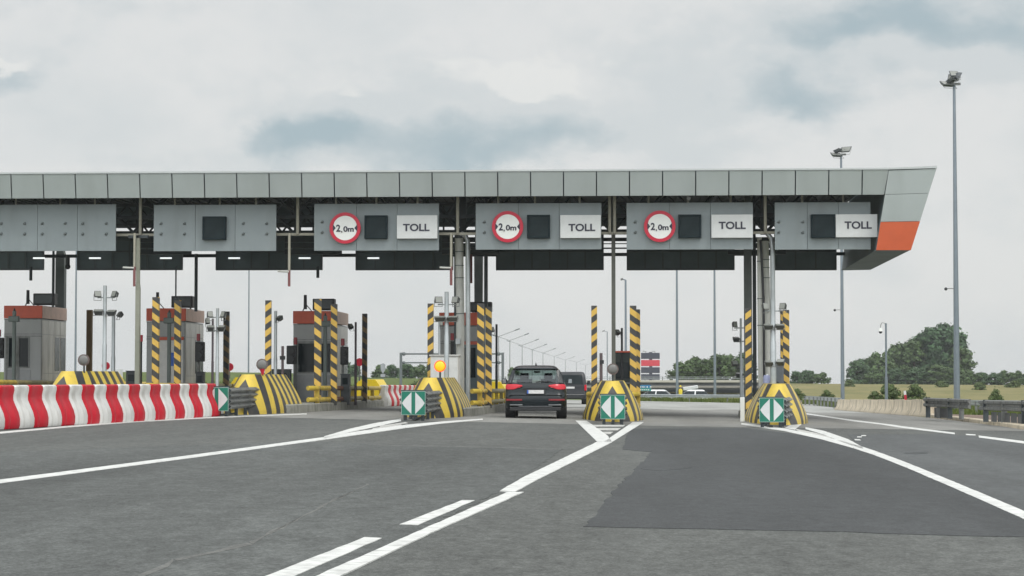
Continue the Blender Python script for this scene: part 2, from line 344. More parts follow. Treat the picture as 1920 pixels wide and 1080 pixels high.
def text_mesh(txt, size, name, m, parent, x, y, z, off=.0, ext=.006, W=1, H=1):
    cu = bpy.data.curves.new(name, 'FONT'); cu.body = txt; cu.size = size; cu.align_x = 'CENTER'; cu.align_y = 'CENTER'; cu.offset = off; cu.extrude = ext
    t = bpy.data.objects.new('tmp', cu); COL.objects.link(t); bpy.context.view_layer.update()
    dg = bpy.context.evaluated_depsgraph_get(); me = bpy.data.meshes.new_from_object(t.evaluated_get(dg)); COL.objects.unlink(t); bpy.data.objects.remove(t)
    ws = parent_world(parent); me.name = name
    xs = [v.co.x for v in me.vertices]; ys = [v.co.y for v in me.vertices]; cx = (min(xs)+max(xs))/2; cy = (min(ys)+max(ys))/2; kx = W/(max(xs)-min(xs)); ky = H/(max(ys)-min(ys))
    for v in me.vertices:
        c = v.co.copy(); v.co = Vector(((c.x-cx)*kx+x, y-c.z, (c.y-cy)*ky+z)) - ws
    me.materials.clear(); me.materials.append(m); o = link(bpy.data.objects.new(name, me)); o.parent = parent; return o

# ------------------------------------------------------------------ terrain
def clamp(a, lo, hi): return max(lo, min(hi, a))
def smooth(t): t = clamp(t, 0, 1); return t*t*(3-2*t)
HZ = [(-2000, 700), (0, 697), (520, 698), (640, 706), (720, 709), (1180, 715), (1480, 719), (1900, 722), (4000, 720)]
def interp(tab, x):
    if x <= tab[0][0]: return tab[0][1]
    for (a, b), (c, d) in zip(tab, tab[1:]):
        if x <= c: return b+(d-b)*(x-a)/(c-a)
    return tab[-1][1]
def gz(X, Y):
    z = -.018*clamp(X, -32, 26) - .0065*(clamp(Y, 65, 172)-65) - .8*smooth((Y-172)/45)*smooth((X+22)/20)
    if Y > 172:
        px = VX + X*F/max(Y, 172); H = interp(HZ, px); zf = CAMZ-(H-VY)*320/F
        t = smooth((Y-235)/85) if X > -12 else smooth((Y-172)/148); z = z*(1-t)+zf*t
        if Y > 320: z -= .006*(Y-320)
    return z
def gnd(px, py):
    d = ray(px, py); o = Vector((0, 0, CAMZ)); t0 = None; Y = 4.0
    while Y < 400:
        p = o+d*(Y/d.y)
        if p.z <= gz(p.x, p.y): break
        Y *= 1.01
    lo, hi = Y/1.01, Y
    for _ in range(30):
        m = (lo+hi)/2; p = o+d*(m/d.y)
        if p.z <= gz(p.x, p.y): hi = m
        else: lo = m
    return o+d*(hi/d.y)
_b0 = gnd(1563, 768.5); _b1 = gnd(1737, 782); _b2 = gnd(1920, 806)
XR = [(-10, 14.5), (40, _b2.x+.6), (_b2.y, _b2.x), (_b1.y, _b1.x), (_b0.y, _b0.x), (110, _b0.x+1.0), (135, _b0.x+2), (150, _b0.x+2.2), (166, _b0.x+3.5)]
xs = [-900, -600, -400, -250, -160, -110, -80, -60, -50, -44, -38, -32, -26, -20, -14, -8, -4, 0, 4, 7, 9, 11, 13, 15, 18, 22, 26, 32, 40, 50, 60, 75, 95, 130, 180, 260, 400, 600, 900]
ys = [-60, -10, 10, 30, 50, 65, 80, 95, 110, 125, 140, 155, 166, 168, 172, 180, 190, 200, 212, 225, 240, 255, 270, 285, 300, 310, 320, 335, 360, 400, 460, 540, 700, 1000, 1600, 2600, 4500]
def sheet(name, xs, ys, zf, m, matf=None, mats=None):
    b = MB(); n = len(xs)
    for y in ys:
        for x in xs: b.v.append((x, y, zf(x, y)))
    for j in range(len(ys)-1):
        for i in range(n-1): b.f.append((j*n+i, j*n+i+1, (j+1)*n+i+1, (j+1)*n+i))
    o = b.build(name, m); 
    if mats:
        for q in mats: o.data.materials.append(q)
        for p in o.data.polygons: p.material_index = matf(p.center)
    return o
def roadmask(x, y): return y < 167 and -31 < x < interp(XR, y)+.1
gr = kind(sheet('ground', xs, ys, lambda x, y: gz(x, y)-(.12 if y < 168 else .0), GRASS, lambda c: 1 if (c.y > 250 and (c.x*F/c.y+VX) > 1100) else 0, [FIELD]))
# asphalt: one sheet following the ground, right edge along the kerb
def roadsheet(name, yl, m, dz, xl=-31, nx=12, xrf=None):
    b = MB(); n = nx+1
    for y in yl:
        xr = (xrf or (lambda q: interp(XR, q)))(y)
        for i in range(n): x = xl+(xr-xl)*i/nx; b.v.append((x, y, gz(x, y)+dz))
    for j in range(len(yl)-1):
        for i in range(nx): b.f.append((j*n+i, j*n+i+1, (j+1)*n+i+1, (j+1)*n+i))
    return kind(b.build(name, m))
roadsheet('road_asphalt', [-10, 20, 40, 61.8, 65, 79.5, 94.4, 110, 135, 150, 166], ASPH, 0)
def surf(name, pts, m, dz, jit=0):
    # polygon given in photo directions, laid on the road as a thin sheet; split at y=65 where the road changes grade
    g = [gnd(*p) for p in pts]; out = []
    if jit:
        rj = random.Random(3); g2 = []
        for a, c in zip(g, g[1:]+g[:1]):
            n_ = max(1, int((c-a).length/.35))
            for i in range(n_): g2.append(a+(c-a)*(i/n_)+Vector((rj.uniform(-jit, jit), rj.uniform(-jit, jit)*2, 0)))
        g = g2
    def clip(poly, keep_near):
        r = []
        for a, c in zip(poly, poly[1:]+poly[:1]):
            ia = (a.y <= 65) == keep_near; ic = (c.y <= 65) == keep_near
            if ia: r.append(a)
            if ia != ic: t = (65-a.y)/(c.y-a.y); r.append(a+(c-a)*t)
        return r
    b = MB()
    for kn in (True, False):
        q = clip(g, kn)
        if len(q) > 2:                      # the sheet plus a thin skirt down into the road
            m_ = len(q); b.add([(p.x, p.y, gz(p.x, p.y)+dz) for p in q]+[(p.x, p.y, gz(p.x, p.y)-.004) for p in q], [tuple(range(m_))]+[(i, (i+1) % m_, m_+(i+1) % m_, m_+i) for i in range(m_)])
    return b
def paint(name, polys, m=None, dz=.010, jit=.006):
    b = MB()
    for p in polys:
        q = surf(name, p, None, dz, jit); b.add(q.v, [tuple(f) for f in q.f])
    return kind(b.build(name, m or PAINT, smooth=False))
def strip(pts): return [(a, b-t) for a, b, t in pts] + [(a, b+t) for a, b, t in reversed(pts)]
def strips(pts): return [strip([p, q]) for p, q in zip(pts, pts[1:])]
# concrete plaza between the booths
b = MB()
yl = [59.5, 61.8, 65, 72, 79.5, 94.4, 110, 135, 150, 165.5]
for i, y in enumerate(yl):
    xr = interp(XR, y)-.02; xl = -30.9
    for k in range(5):
        x = xl+(xr-xl)*k/4; yy = y + (1.6*math.sin(k*1.7) if i == 0 else 0); b.v.append((x, yy, gz(x, yy)+.004))
for j in range(len(yl)-1):
    for k in range(4): b.f.append((j*5+k, j*5+k+1, (j+1)*5+k+1, (j+1)*5+k))
kind(b.build('road_plaza', CONC_R))
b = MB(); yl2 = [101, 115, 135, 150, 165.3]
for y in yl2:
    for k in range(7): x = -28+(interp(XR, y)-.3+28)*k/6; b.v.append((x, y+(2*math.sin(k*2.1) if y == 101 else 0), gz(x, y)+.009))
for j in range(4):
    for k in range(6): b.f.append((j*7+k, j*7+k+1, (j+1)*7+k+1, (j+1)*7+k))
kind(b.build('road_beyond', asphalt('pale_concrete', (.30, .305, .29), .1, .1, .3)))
paint('road_patch_dark', [[(1183, 804), (1400, 803), (1545, 821), (1600, 838), (1700, 876), (1800, 919), (1915, 967), (1990, 1008), (1905, 1007), (1500, 996), (1098, 988), (1150, 922), (1222, 848), (1168, 843), (1174, 822)]], ASPHD, .005, .03)
paint('road_lane_dark', [[(1590, 815), (1780, 814), (1935, 830), (2060, 870), (2060, 1030), (1925, 968), (1800, 915), (1700, 873), (1612, 838)]], ASPHM, .005, .03)
paint('road_patch_mid', [[(-60, 850), (560, 828), (690, 832), (1055, 842), (955, 912), (760, 1010), (560, 1110), (-60, 1110)]], asphalt('asphalt_older', (.080, .086, .083), .14, .42, .4), .005, .04)
M_ = []
M_ += strips([(-40, 909, 3.6), (0, 904, 3.3), (350, 858, 2.6), (612, 822, 2.4)])
M_ += strips([(608, 821, 2.2), (655, 808, 3.2), (700, 798, 3.6), (752, 787.5, 2.2)]) + strips([(612, 822, 2.2), (668, 813, 3.2), (760, 800, 3), (830, 792.5, 1.8), (905, 786.5, 1)])
M_ += [[(1079, 789), (1100, 789.5), (1140, 818), (1147, 829), (1120, 829)], [(1186, 792), (1207, 792), (1147, 829.5), (1132, 829.5)]]
M_ += [[(1119, 829.3), (1148, 829.3), (1000, 904), (966, 923), (936, 922), (981, 896)], [(950, 924.5), (982, 923.5), (820, 995), (620, 1090), (575, 1090)],
       [(867, 939), (890, 939.5), (783, 985.8), (750, 984.5)], [(684, 1009), (716, 1010.6), (540, 1087), (486, 1087)]]
M_ += strips([(1390, 795, 1.4), (1470, 806, 2.4), (1540, 821, 3.2), (1600, 837, 4), (1640, 850, 4.2), (1700, 873, 4.8), (1800, 915, 6), (1920, 967, 7.5), (1990, 998, 9)])
M_ += strips([(1510, 803, 1.6), (1545, 812, 3.6), (1590, 829, 5), (1618, 841, 1.5)]) + [[(1486, 795), (1504, 795), (1490, 806), (1471, 803)]]
M_ += strips([(1506, 775.3, 1), (1600, 789, 1.3), (1690, 801, 1.6), (1790, 813.3, 1.4)]) + strips([(1811, 815, .9), (1829, 816, .9)]) + strips([(1835, 819, 1.8), (1920, 830, 2.2), (1990, 840, 2.4)])
M_ += strips([(-40, 816, 1.6), (0, 812, 1.5), (120, 801, 1.2), (250, 791, 1), (400, 783, .9), (575, 776.5, .7)])
M_ += [[(1607, 819), (1616, 819), (1616, 820.5), (1607, 820.5)], [(1615, 816.5), (1624, 816.5), (1624, 818), (1615, 818)], [(1602, 824), (1612, 824.5), (1614, 826), (1604, 826)]]
paint('road_markings', M_)
H_ = [[(700, 803), (752, 796), (754, 798), (696, 806)], [(712, 799), (760, 792), (765, 793.5), (712, 801)], [(1104, 797), (1172, 797), (1168, 800), (1108, 800)], [(1112, 803), (1164, 803), (1158, 807), (1117, 807)],
      [(1122, 810), (1150, 810), (1144, 814), (1128, 814)], [(1490, 804), (1530, 812), (1560, 821), (1550, 822), (1500, 811)]]
paint('worn_hatching', H_, HATCH, .0075)
paint('road_scar', strips([(262, 1082, 2.2), (330, 1052, 2), (470, 1020, 1.8), (600, 952, 1.3), (690, 908, 1)])+strips([(700, 835, .8), (860, 838, .7), (1050, 843, .8)]), asphalt('asphalt_scar', (.115, .118, .112), .2, .3, .3), .0072, .03)
def spot(px, py, rx, ry):
    return [(px+rx*math.cos(a)*(1+.25*math.sin(3*a+px)), py+ry*math.sin(a)*(1+.2*math.cos(2*a+py))) for a in [2*math.pi*k/16 for k in range(16)]]
paint('oil_spots', [spot(1245, 876, 46, 6), spot(1720, 850, 22, 2)], asphalt('asphalt_oil', (.050, .054, .056), .2, .3, .3), .0078, .03)
# crossing road kerb lines beyond the booths
b = MB()
for (x0, x1, y) in ((-1, 13, 158), (-2, 11.5, 138)):
    b.add([(x0, y, gz(x0, y)+.018), (x1, y, gz(x1, y)+.018), (x1, y+.9, gz(x1, y+.9)+.018), (x0, y+.9, gz(x0, y+.9)+.018)], [(0, 1, 2, 3)])
kind(b.build('road_far_lines', PAINT, smooth=False))
# right kerb and brown verge
b = MB(); v = MB(); yk = sorted([20, 30, 40, 50, 56, 62, 70, _b1.y-3, _b1.y, 84, 88, _b0.y, 110, 135, 150, 165]); kc = yk.index(_b1.y)
rk = []; rv = []
for y in yk:
    x = interp(XR, y); z = gz(x, y)
    rk.append([(x, y, z-.05), (x+.01, y, z+.11), (x+.04, y, z+.14), (x+.28, y, z+.14), (x+.28, y, z-.05)])
    h_ = .13 if y <= _b1.y else .02; d_ = .28 if y <= _b1.y or y > _b0.y else .7
    rv.append([(x+d_, y, z+h_), (x+3.2, y, gz(x+3.2, y)+h_), (x+3.2, y, z-.2), (x+d_, y, z-.1)])
kind(b.loft(rk[:kc+1]).build('kerb', CONC)); kind(v.loft(rv[:kc+1]).build('pavement', BRICK))
kind(MB().loft(rv[kc+1:]).build('grass_verge', GRASS))

# ------------------------------------------------------------------ toll canopy
YF = 72.0
zt = P(1000, 318, YF).z; zb_ = P(1000, 367, YF).z; zc = zt-.07
xr_j = P(1617, 340, YF).x; xl_j = P(20, 345, YF).x; pit = (xr_j-xl_j)/26
can = thing('toll_canopy', 'wide grey canopy spanning all the lanes, with an orange panel at its slanted end', 'canopy', (0, YF, 0))
b = MB(); g = .022
def fx(z): return YF+.15*(zt-z)/(zt-zb_)
for k in range(-9, 26):
    x0 = xl_j+k*pit+g; x1 = xl_j+(k+1)*pit-g
    b.loft([[(x0, fx(zb_), zb_), (x1, fx(zb_), zb_), (x1, fx(zb_)+.06, zb_), (x0, fx(zb_)+.06, zb_)], [(x0, YF, zc), (x1, YF, zc), (x1, YF+.06, zc), (x0, YF+.06, zc)]])
A = P(1667, 316, YF); Bp = P(1757, 312.5, YF-.25); Cc = P(1708, 469, YF+.1); Dd = P(1643, 469, YF+.25)
def lerp(a, c, t): return a+(c-a)*t
xa = xr_j+g; A2 = lerp(A, Dd, (A.z-zb_)/(A.z-Dd.z))
b.loft([[(xa, fx(zb_), zb_), (A2.x-g, fx(zb_), zb_), (A2.x-g, fx(zb_)+.06, zb_), (xa, fx(zb_)+.06, zb_)], [(xa, YF, zc), (A.x-g, YF, zc), (A.x-g, YF+.06, zc), (xa, YF+.06, zc)]])
b.build('fascia', FASC, can, smooth=False)
xL = xl_j-9*pit
MB().box(xL, A.x-g, YF+.22, YF+.3, zb_+.02, zt-.05).build('fascia_backing', DARKM, can)
b = MB(); b.loft([[(xL, YF-.03, zc+.01), (A.x, YF-.03, zc+.01), (A.x, YF+.1, zc+.01), (xL, YF+.1, zc+.01)], [(xL, YF-.03, zt), (A.x, YF-.03, zt), (A.x, YF+.1, zt), (xL, YF+.1, zt)]])
b.loft([[(A.x, YF-.03, zc+.01), (Bp.x, Bp.y-.03, Bp.z-.05), (Bp.x, Bp.y+.1, Bp.z-.05), (A.x, YF+.1, zc+.01)], [(A.x, YF-.03, zt), (Bp.x, Bp.y-.03, Bp.z+.03), (Bp.x, Bp.y+.1, Bp.z+.03), (A.x, YF+.1, zt)]])
b.build('coping', COPE, can)
def endp(t0, t1, m, nm):
    a, c = lerp(A, Dd, t0), lerp(Bp, Cc, t0); d, e = lerp(A, Dd, t1), lerp(Bp, Cc, t1); h = Vector((0, .07, 0)); s_ = Vector((0, 0, .012))
    a, c = a-s_, c-s_
    MB().loft([[d, e, e+h, d+h], [a, c, c+h, a+h]]).build(nm, m, can, smooth=False)
t1 = (A.z-P(1660, 364, YF).z)/(A.z-Dd.z); t2 = (A.z-P(1650, 415, YF).z)/(A.z-Dd.z)
endp(0.02, t1, FASC, 'end_panel'); endp(t1, t2, FASC, 'end_panel'); endp(t2, 1, ORANGE, 'orange_end_panel')
YB = 84.5
Dr = P(1578, 507, YB); Cr = P(1632, 506, YB); 
rear = [Vector((Dr.x, YB, Dr.z)), Vector((Cr.x, YB, Cr.z)), Vector((Bp.x-.3, YB, Bp.z)), Vector((A.x, YB, A.z))]
front = [Dd+Vector((0.02, .09, .0)), Cc+Vector((-.02, .09, 0)), Bp+Vector((-.02, .09, 0)), A+Vector((0, .09, 0))]
MB().loft([front, rear]).build('end_box', DARKP, can, smooth=False)
MB().box(xL, A.x-.05, YF+.31, YB, zt-.14, zt-.06).build('roof', COPE, can)
b = MB(); xx = xL
while xx < A.x-.3:                       # ribbed soffit sheet
    b.box(xx, xx+.16, YF+.35, YB-.05, zt-.22, zt-.15); xx += .32
b.box(xL, A.x-.1, YF+.36, YB-.06, zt-.17, zt-.141); b.build('soffit', SOFF, can, smooth=False)
zrb = P(1150, 424, YB).z
MB().box(xL, A.x-.2, YB+.02, YB+.12, zrb, zt-.02).build('rear_fascia', DARKP, can)
# trusses across the lanes
for yy in (74.6, 78.5, 82.6):
    b = MB(); zb2 = P(1150, 437, 84).z-.02; zt2 = zt-.32; x = xL+.2; k = 0
    b.box(xL, A.x-.6, yy-.06, yy+.06, zb2-.06, zb2+.07); b.box(xL, A.x-.4, yy-.06, yy+.06, zt2-.06, zt2+.06)
    while x < A.x-2.0:
        b.tube((x, yy, zb2), (x+.9, yy, zt2), .045, n=6); b.tube((x+.9, yy, zt2), (x+1.8, yy, zb2), .045, n=6); x += 1.8; k += 1
    b.build('truss', DARKM, can)
b = MB()
for x in [-30+2.8*i for i in range(15)]:
    if x < A.x-1: b.box(x-.05, x+.05, YF+.4, YB-.1, zt-.45, zt-.23)
b.build('purlins', DARKM, can, smooth=False)
# service trays at the back
b = MB()
zz = lambda y: P(1150, y, 84).z
for (a, c) in ((434, 439.5), (445.5, 452), (456, 457.5), (464, 466.5), (474, 480)): b.box(xL, P(1600, 430, 84).x, 84.0, 84.15, zz(c), zz(a))
b.build_each('cable_tray', DARKM, can, smooth=False)
b = MB(); zr = P(1150, 437.3, 73.5).z; b.box(xL, P(1640, 437, 73.5).x, 73.45, 73.5, zr-.045, zr+.045)
for px in (263, 558, 858, 1143, 1152.5, 1435):
    q = P(px, 437, 73.4); b.tube((q.x, 73.4, zr), (q.x, 73.4, zt-.3), .055, n=8)
for px in (30, 113, 178, 328, 412, 480, 630, 706, 783, 934, 1003, 1087, 1216, 1290, 1370, 1504, 1581):
    q = P(px, 376, 73.3); b.tube((q.x, 73.3, P(px, 385, 73.3).z), (q.x, 73.3, zt-.3), .04, n=6)
b.build_each('hanging_rail', POLEG, can)
# lower diagonal bracing and dark fillers at each column line
b = MB()
for px in (262, 558, 868, 1148, 1432):
    q = P(px, 400, 76).x
    b.box(q-.12, q+.12, 75.9, 76.1, P(px, 440, 76).z, zt-.3); b.tube((q-1.5, 75, zt-.4), (q, 75, P(px, 436, 75).z), .06, n=6); b.tube((q+1.5, 75, zt-.4), (q, 75, P(px, 436, 75).z), .06, n=6)
    if px != 1148:
        for zz2 in (445, 456, 468): b.box(q-1.1, q+1.1, 79.9, 80.1, P(px, zz2+9, 80).z, P(px, zz2, 80).z)
b.build_each('bracing', DARKM, can)
b = MB()
for px in (73, 178, 311, 439, 571, 700):
    q = P(px, 484, 82.8); b.box(q.x-.23, q.x+.23, 82.75, 82.85, q.z-.03, q.z+.03)
b.build_each('strip_light', TUBE, can)

# ---------- rear boards
RB = [(-115, 83), (145, 343), (405, 605), (667, 850), (930, 1132), (1175, 1377), (1452, 1568)]
RBL = ['dark back board behind the wide sign board at the left edge', 'dark board hanging behind the gap left of the lone square display', 'dark board hanging just left of the first round width sign',
       'dark board hanging behind the first of the four white toll signs', 'dark board hanging above the roof of the dark SUV', 'dark board hanging below the rightmost round width sign', 'short dark board hanging below the rightmost square display']
for (a, c), lb in zip(RB, RBL):
    p0, p1 = P(a, 507, 83.2), P(c, 440, 83.2); t = thing('hanging_board', lb, 'sign board', (p0.x, 83.2, p0.z), 'dark boards hanging from the rear of the canopy')
    x0, x1, z0, z1 = p0.x, p1.x, p0.z, p1.z+.1
    MB().box(x0, x1, 83.2, 83.26, z0, z1).build('panel', DARKP, t)
    b = MB(); b.box(x0, x1, 83.12, 83.2, z0, z0+.07); b.box(x0, x1, 83.12, 83.2, z1-.35, z1-.22); b.box(x0, x1, 83.12, 83.2, z0+.72, z0+.79)
    n = max(2, int((x1-x0)/.7))
    for i in range(n+1): xx = x0+(x1-x0-.06)*i/n; b.box(xx, xx+.06, 83.1, 83.12, z0+.07, z1)
    b.build('frame', mat('board_frame', (.085, .105, .112), .5), t, smooth=False)
    b = MB(); b.tube((x0+.4, 83.3, z1), (x0+.4, 83.3, zt-.2), .04, n=6); b.tube((x1-.4, 83.3, z1), (x1-.4, 83.3, zt-.2), .04, n=6); b.build_each('hanger', DARKM, t)

# ---------- front boards and their signs
YBD = 73.0
LANE = ['at the left edge of the photo', 'in the lane with the lone square display', 'over the lane left of the lit amber lamp', 'over the lane of the dark SUV', 'over the open lane right of the dark SUV', 'over the rightmost toll lane']
FB = [(-60, 217.5, 383, 471), (288, 518, 383.5, 471), (589, 823, 381.5, 470), (892, 1127.5, 380.5, 468), (1175, 1411.5, 379.5, 468), (1453, 1632, 379, 468)]
FBL = ['long plain grey sign board with bolts and no signs, at the left edge', 'grey sign board carrying only one square dark display', 'grey sign board carrying the leftmost round width sign', 'grey sign board over the dark SUV lane, with round, square and white signs',
       'grey sign board carrying the rightmost round width sign', 'rightmost grey sign board, with square display and toll sign but no round sign']
DISP = [None, (379, 423, 405.5, 449.5), (683, 726, 403.5, 447.5), (988, 1031, 402.5, 446.5), (1272, 1315, 402, 446), (1521, 1566.5, 401.5, 446)]
RND = [None, None, (647, 427.5, 29.5), (951.7, 425, 29.5), (1237, 424.3, 29.5), None]
TOLL = [None, None, (744, 820, 403.5, 447.5, 780.5, 426.5), (1050.5, 1126.5, 403, 446.5, 1091, 426.5), (1334, 1411.5, 402, 446, 1373, 422.5), (1567, 1645, 401.5, 445, 1609, 422)]
BO = [[(-40,), (3,), (47,), (80,), (123,), (156,), (200,)], [(303,), (347,), (457,), (501,)], [(605,)], [(909,)], [(1192,)], [(1461,), (1506,)]]
for i, (a, c, ty, by) in enumerate(FB):
    p0 = P(a, by, YBD); p1 = P(c, ty, YBD); x0, x1, z0, z1 = p0.x, p1.x, p0.z, p1.z
    t = thing('lane_sign_board', FBL[i], 'sign board', (x0, YBD, z0), 'grey sign boards under the canopy edge'); L = x1-x0
    b = MB(); n = 3 if i != 0 else 4; cuts = [0, .34, .665, 1] if i else [0, .2, .47, .74, 1]
    for q0, q1 in zip(cuts, cuts[1:]): b.box(x0+L*q0+(.006 if q0 else 0), x0+L*q1-(.006 if q1 < 1 else 0), YBD, YBD+.06, z0, z1)
    b.build('panel', BOARD, t, smooth=False)
    b = MB(); b.box(x0+.03, x1-.03, YBD+.065, YBD+.12, z0+.03, z1-.03); b.build('back_frame', DARKM, t)
    b = MB()
    for (bx,) in BO[i]:
        for by2 in (418, 437.5):
            q = P(bx, by2-(3 if i > 1 else 0), YBD); b.tube((q.x, YBD-.05, q.z), (q.x, YBD-.005, q.z), .035, n=8); b.tube((q.x-.02, YBD-.02, q.z-.02), (q.x-.02, YBD-.005, q.z-.05), .05, n=6)
    b.build_each('bolt', BOLT, t, per=2)
    if DISP[i]:
        a2, c2_, t2_, b2_ = DISP[i]; q0 = P(a2, b2_, YBD-.22); q1 = P(c2_, t2_, YBD-.22)
        d = thing('lane_display', ['', 'square dark display alone on its grey board', 'square dark display beside the leftmost round width sign, creased screen', 'square dark display over the dark SUV lane', 'square dark display beside the rightmost round width sign', 'square dark display touching the rightmost toll sign'][i], 'display', (q0.x, YBD-.22, q0.z), 'square dark displays on the lane boards')
        fw = .06; b = MB()
        b.box(q0.x, q1.x, YBD-.22, YBD-.003, q0.z, q0.z+fw); b.box(q0.x, q1.x, YBD-.22, YBD-.003, q1.z-fw, q1.z)
        b.box(q0.x, q0.x+fw, YBD-.22, YBD-.003, q0.z+fw, q1.z-fw); b.box(q1.x-fw, q1.x, YBD-.22, YBD-.003, q0.z+fw, q1.z-fw)
        b.build('frame', mat('display_frame', (.016, .026, .030), .6), d, bevel=.012)
        MB().box(q0.x+fw, q1.x-fw, YBD-.19, YBD-.01, q0.z+fw, q1.z-fw).build('screen', mat('display_screen', (.026, .036, .039), .45, var=.3, vscale=1.6, bump=.3, bscale=2), d)
    if RND[i]:
        cx, cy, r = RND[i]; q = P(cx, cy, YBD-.16); rr = r*YBD/F
        d = thing('width_limit_sign', ['', '', 'leftmost round red-rimmed 2,0m width sign', 'round red-rimmed 2,0m width sign above the dark SUV', 'rightmost round red-rimmed 2,0m width sign'][i], 'road sign', (q.x, q.y, q.z-rr), 'round width limit signs')
        y = q.y
        rings = [[(q.x+rq*math.cos(a_), yq, q.z+rq*math.sin(a_)) for a_ in [2*math.pi*k/48 for k in range(48)]] for rq, yq in ((rr, y+.05), (rr, y), (rr*.79, y-.002), (rr*.79, y+.05))]
        MB().loft(rings+[rings[0]], caps=False).build('rim', SRED, d)
        MB().tube((q.x, y+.004, q.z), (q.x, y+.045, q.z), rr*.785, n=48).build('face', WHITE, d)
        b = MB()
        for s_ in (-1, 1):      # the two black side arrows, with rounded bases
            pts = [(q.x+s_*rr*.80, q.z+.30*rr), (q.x+s_*rr*.73, q.z+.26*rr), (q.x+s_*rr*.56, q.z), (q.x+s_*rr*.73, q.z-.26*rr), (q.x+s_*rr*.80, q.z-.30*rr)]
            b.prism([(q.x+s_*rr*.785, q.z+.16*rr), (q.x+s_*rr*.755, q.z+.2*rr), (q.x+s_*rr*.60, q.z), (q.x+s_*rr*.755, q.z-.2*rr), (q.x+s_*rr*.785, q.z-.16*rr)], y-.006, y+.003)
        b.build_each('side_arrow', LETT, d)
        b = MB()
        for s_ in (-1, 1):      # red shoulders around the arrows
            for u in (-1, 1):
                b.prism([(q.x+s_*rr*.795, q.z+u*.03*rr), (q.x+s_*rr*.775, q.z+u*.28*rr), (q.x+s_*rr*.70, q.z+u*.36*rr), (q.x+s_*rr*.755, q.z+u*.21*rr), (q.x+s_*rr*.785, q.z+u*.17*rr)], y-.003, y+.003)
        b.build_each('rim_shoulder', SRED, d)
        text_mesh('2', 1, 'lettering', LETT, d, q.x-rr*.435, y-.004, q.z-.01*rr, off=.03, W=.27*rr, H=.46*rr)
        text_mesh('0m', 1, 'lettering', LETT, d, q.x+rr*.225, y-.004, q.z-.065*rr, off=.03, W=.67*rr, H=.36*rr)
        text_mesh(',', 1, 'lettering', LETT, d, q.x-rr*.215, y-.004, q.z-.27*rr, off=.03, W=.085*rr, H=.16*rr)
    if TOLL[i]:
        a2, c2_, t2_, b2_, tx, ty2 = TOLL[i]; q0 = P(a2, b2_, YBD-.2); q1 = P(c2_, t2_, YBD-.2)
        d = thing('toll_sign', ['', '', 'leftmost white sign reading TOLL', 'white TOLL sign above the van and the dark SUV lane', 'white TOLL sign right of the rightmost round width sign', 'white TOLL sign beside the orange canopy end'][i], 'sign', (q0.x, YBD-.2, q0.z), 'white toll signs')
        MB().box(q0.x, q1.x, YBD-.2, YBD-.02, q0.z, q1.z).build('panel', WHITES, d, bevel=.01)
        q = P(tx, ty2, YBD-.2); text_mesh('TOLL', 1, 'lettering', LETT, d, q.x, YBD-.209, q.z, off=.028, W=.94, H=.262)
# camera under the canopy edge
q = P(1291, 372, 72.6); t = thing('surveillance_camera', 'small grey camera under the canopy edge above the rightmost round sign', 'camera', (q.x, q.y, q.z))
MB().tube((q.x, q.y-.15, q.z), (q.x, q.y+.15, q.z), .07, n=12).build('housing', GALVD, t); MB().tube((q.x, q.y, q.z+.05), (q.x, q.y, zt-.2), .03, n=8).build('bracket', GALVD, t)

# ------------------------------------------------------------------ islands
IS = {-1: -23.0, 0: -17.15, 1: -11.5, 2: -5.85, 3: -.24, 4: 5.05}
INM = {-1: 'on the island at the left edge', 0: 'on the island behind the middle of the red and white barrier', 1: 'on the island at the end of the red and white barrier', 2: 'on the island with the lit amber lamp', 3: 'on the island right of the dark SUV', 4: 'on the rightmost island'}
IX = {-1: 'left edge', 0: 'second'}
KX = {}
for i, cx in IS.items():
    ya, yb = (65.5 if i < 3 else 68.5), (78.0 if i == 4 else 97.0); hw = 1.12 if i < 3 else .9
    rings = []
    for y, k in ((ya, .8), (ya+.5, 1), (73, 1.03), (76, 1.06), (yb-.6, 1.06), (yb, .8)):
        c_ = cx+ (.0 if y < 72 else .05); z = gz(cx, y); w_ = hw*k
        wl = w_ if i != 4 else .72
        rings.append([(c_-wl, y, z-.03), (c_-wl+.02, y, z+.23), (c_-wl+.06, y, z+.26), (c_+w_-.06, y, z+.26), (c_+w_-.02, y, z+.23), (c_+w_, y, z-.03)])
    o = MB().loft(rings).build('pavement_island', KERB); kind(o); 
def gzi(i, y): return gz(IS[i], y)+.2
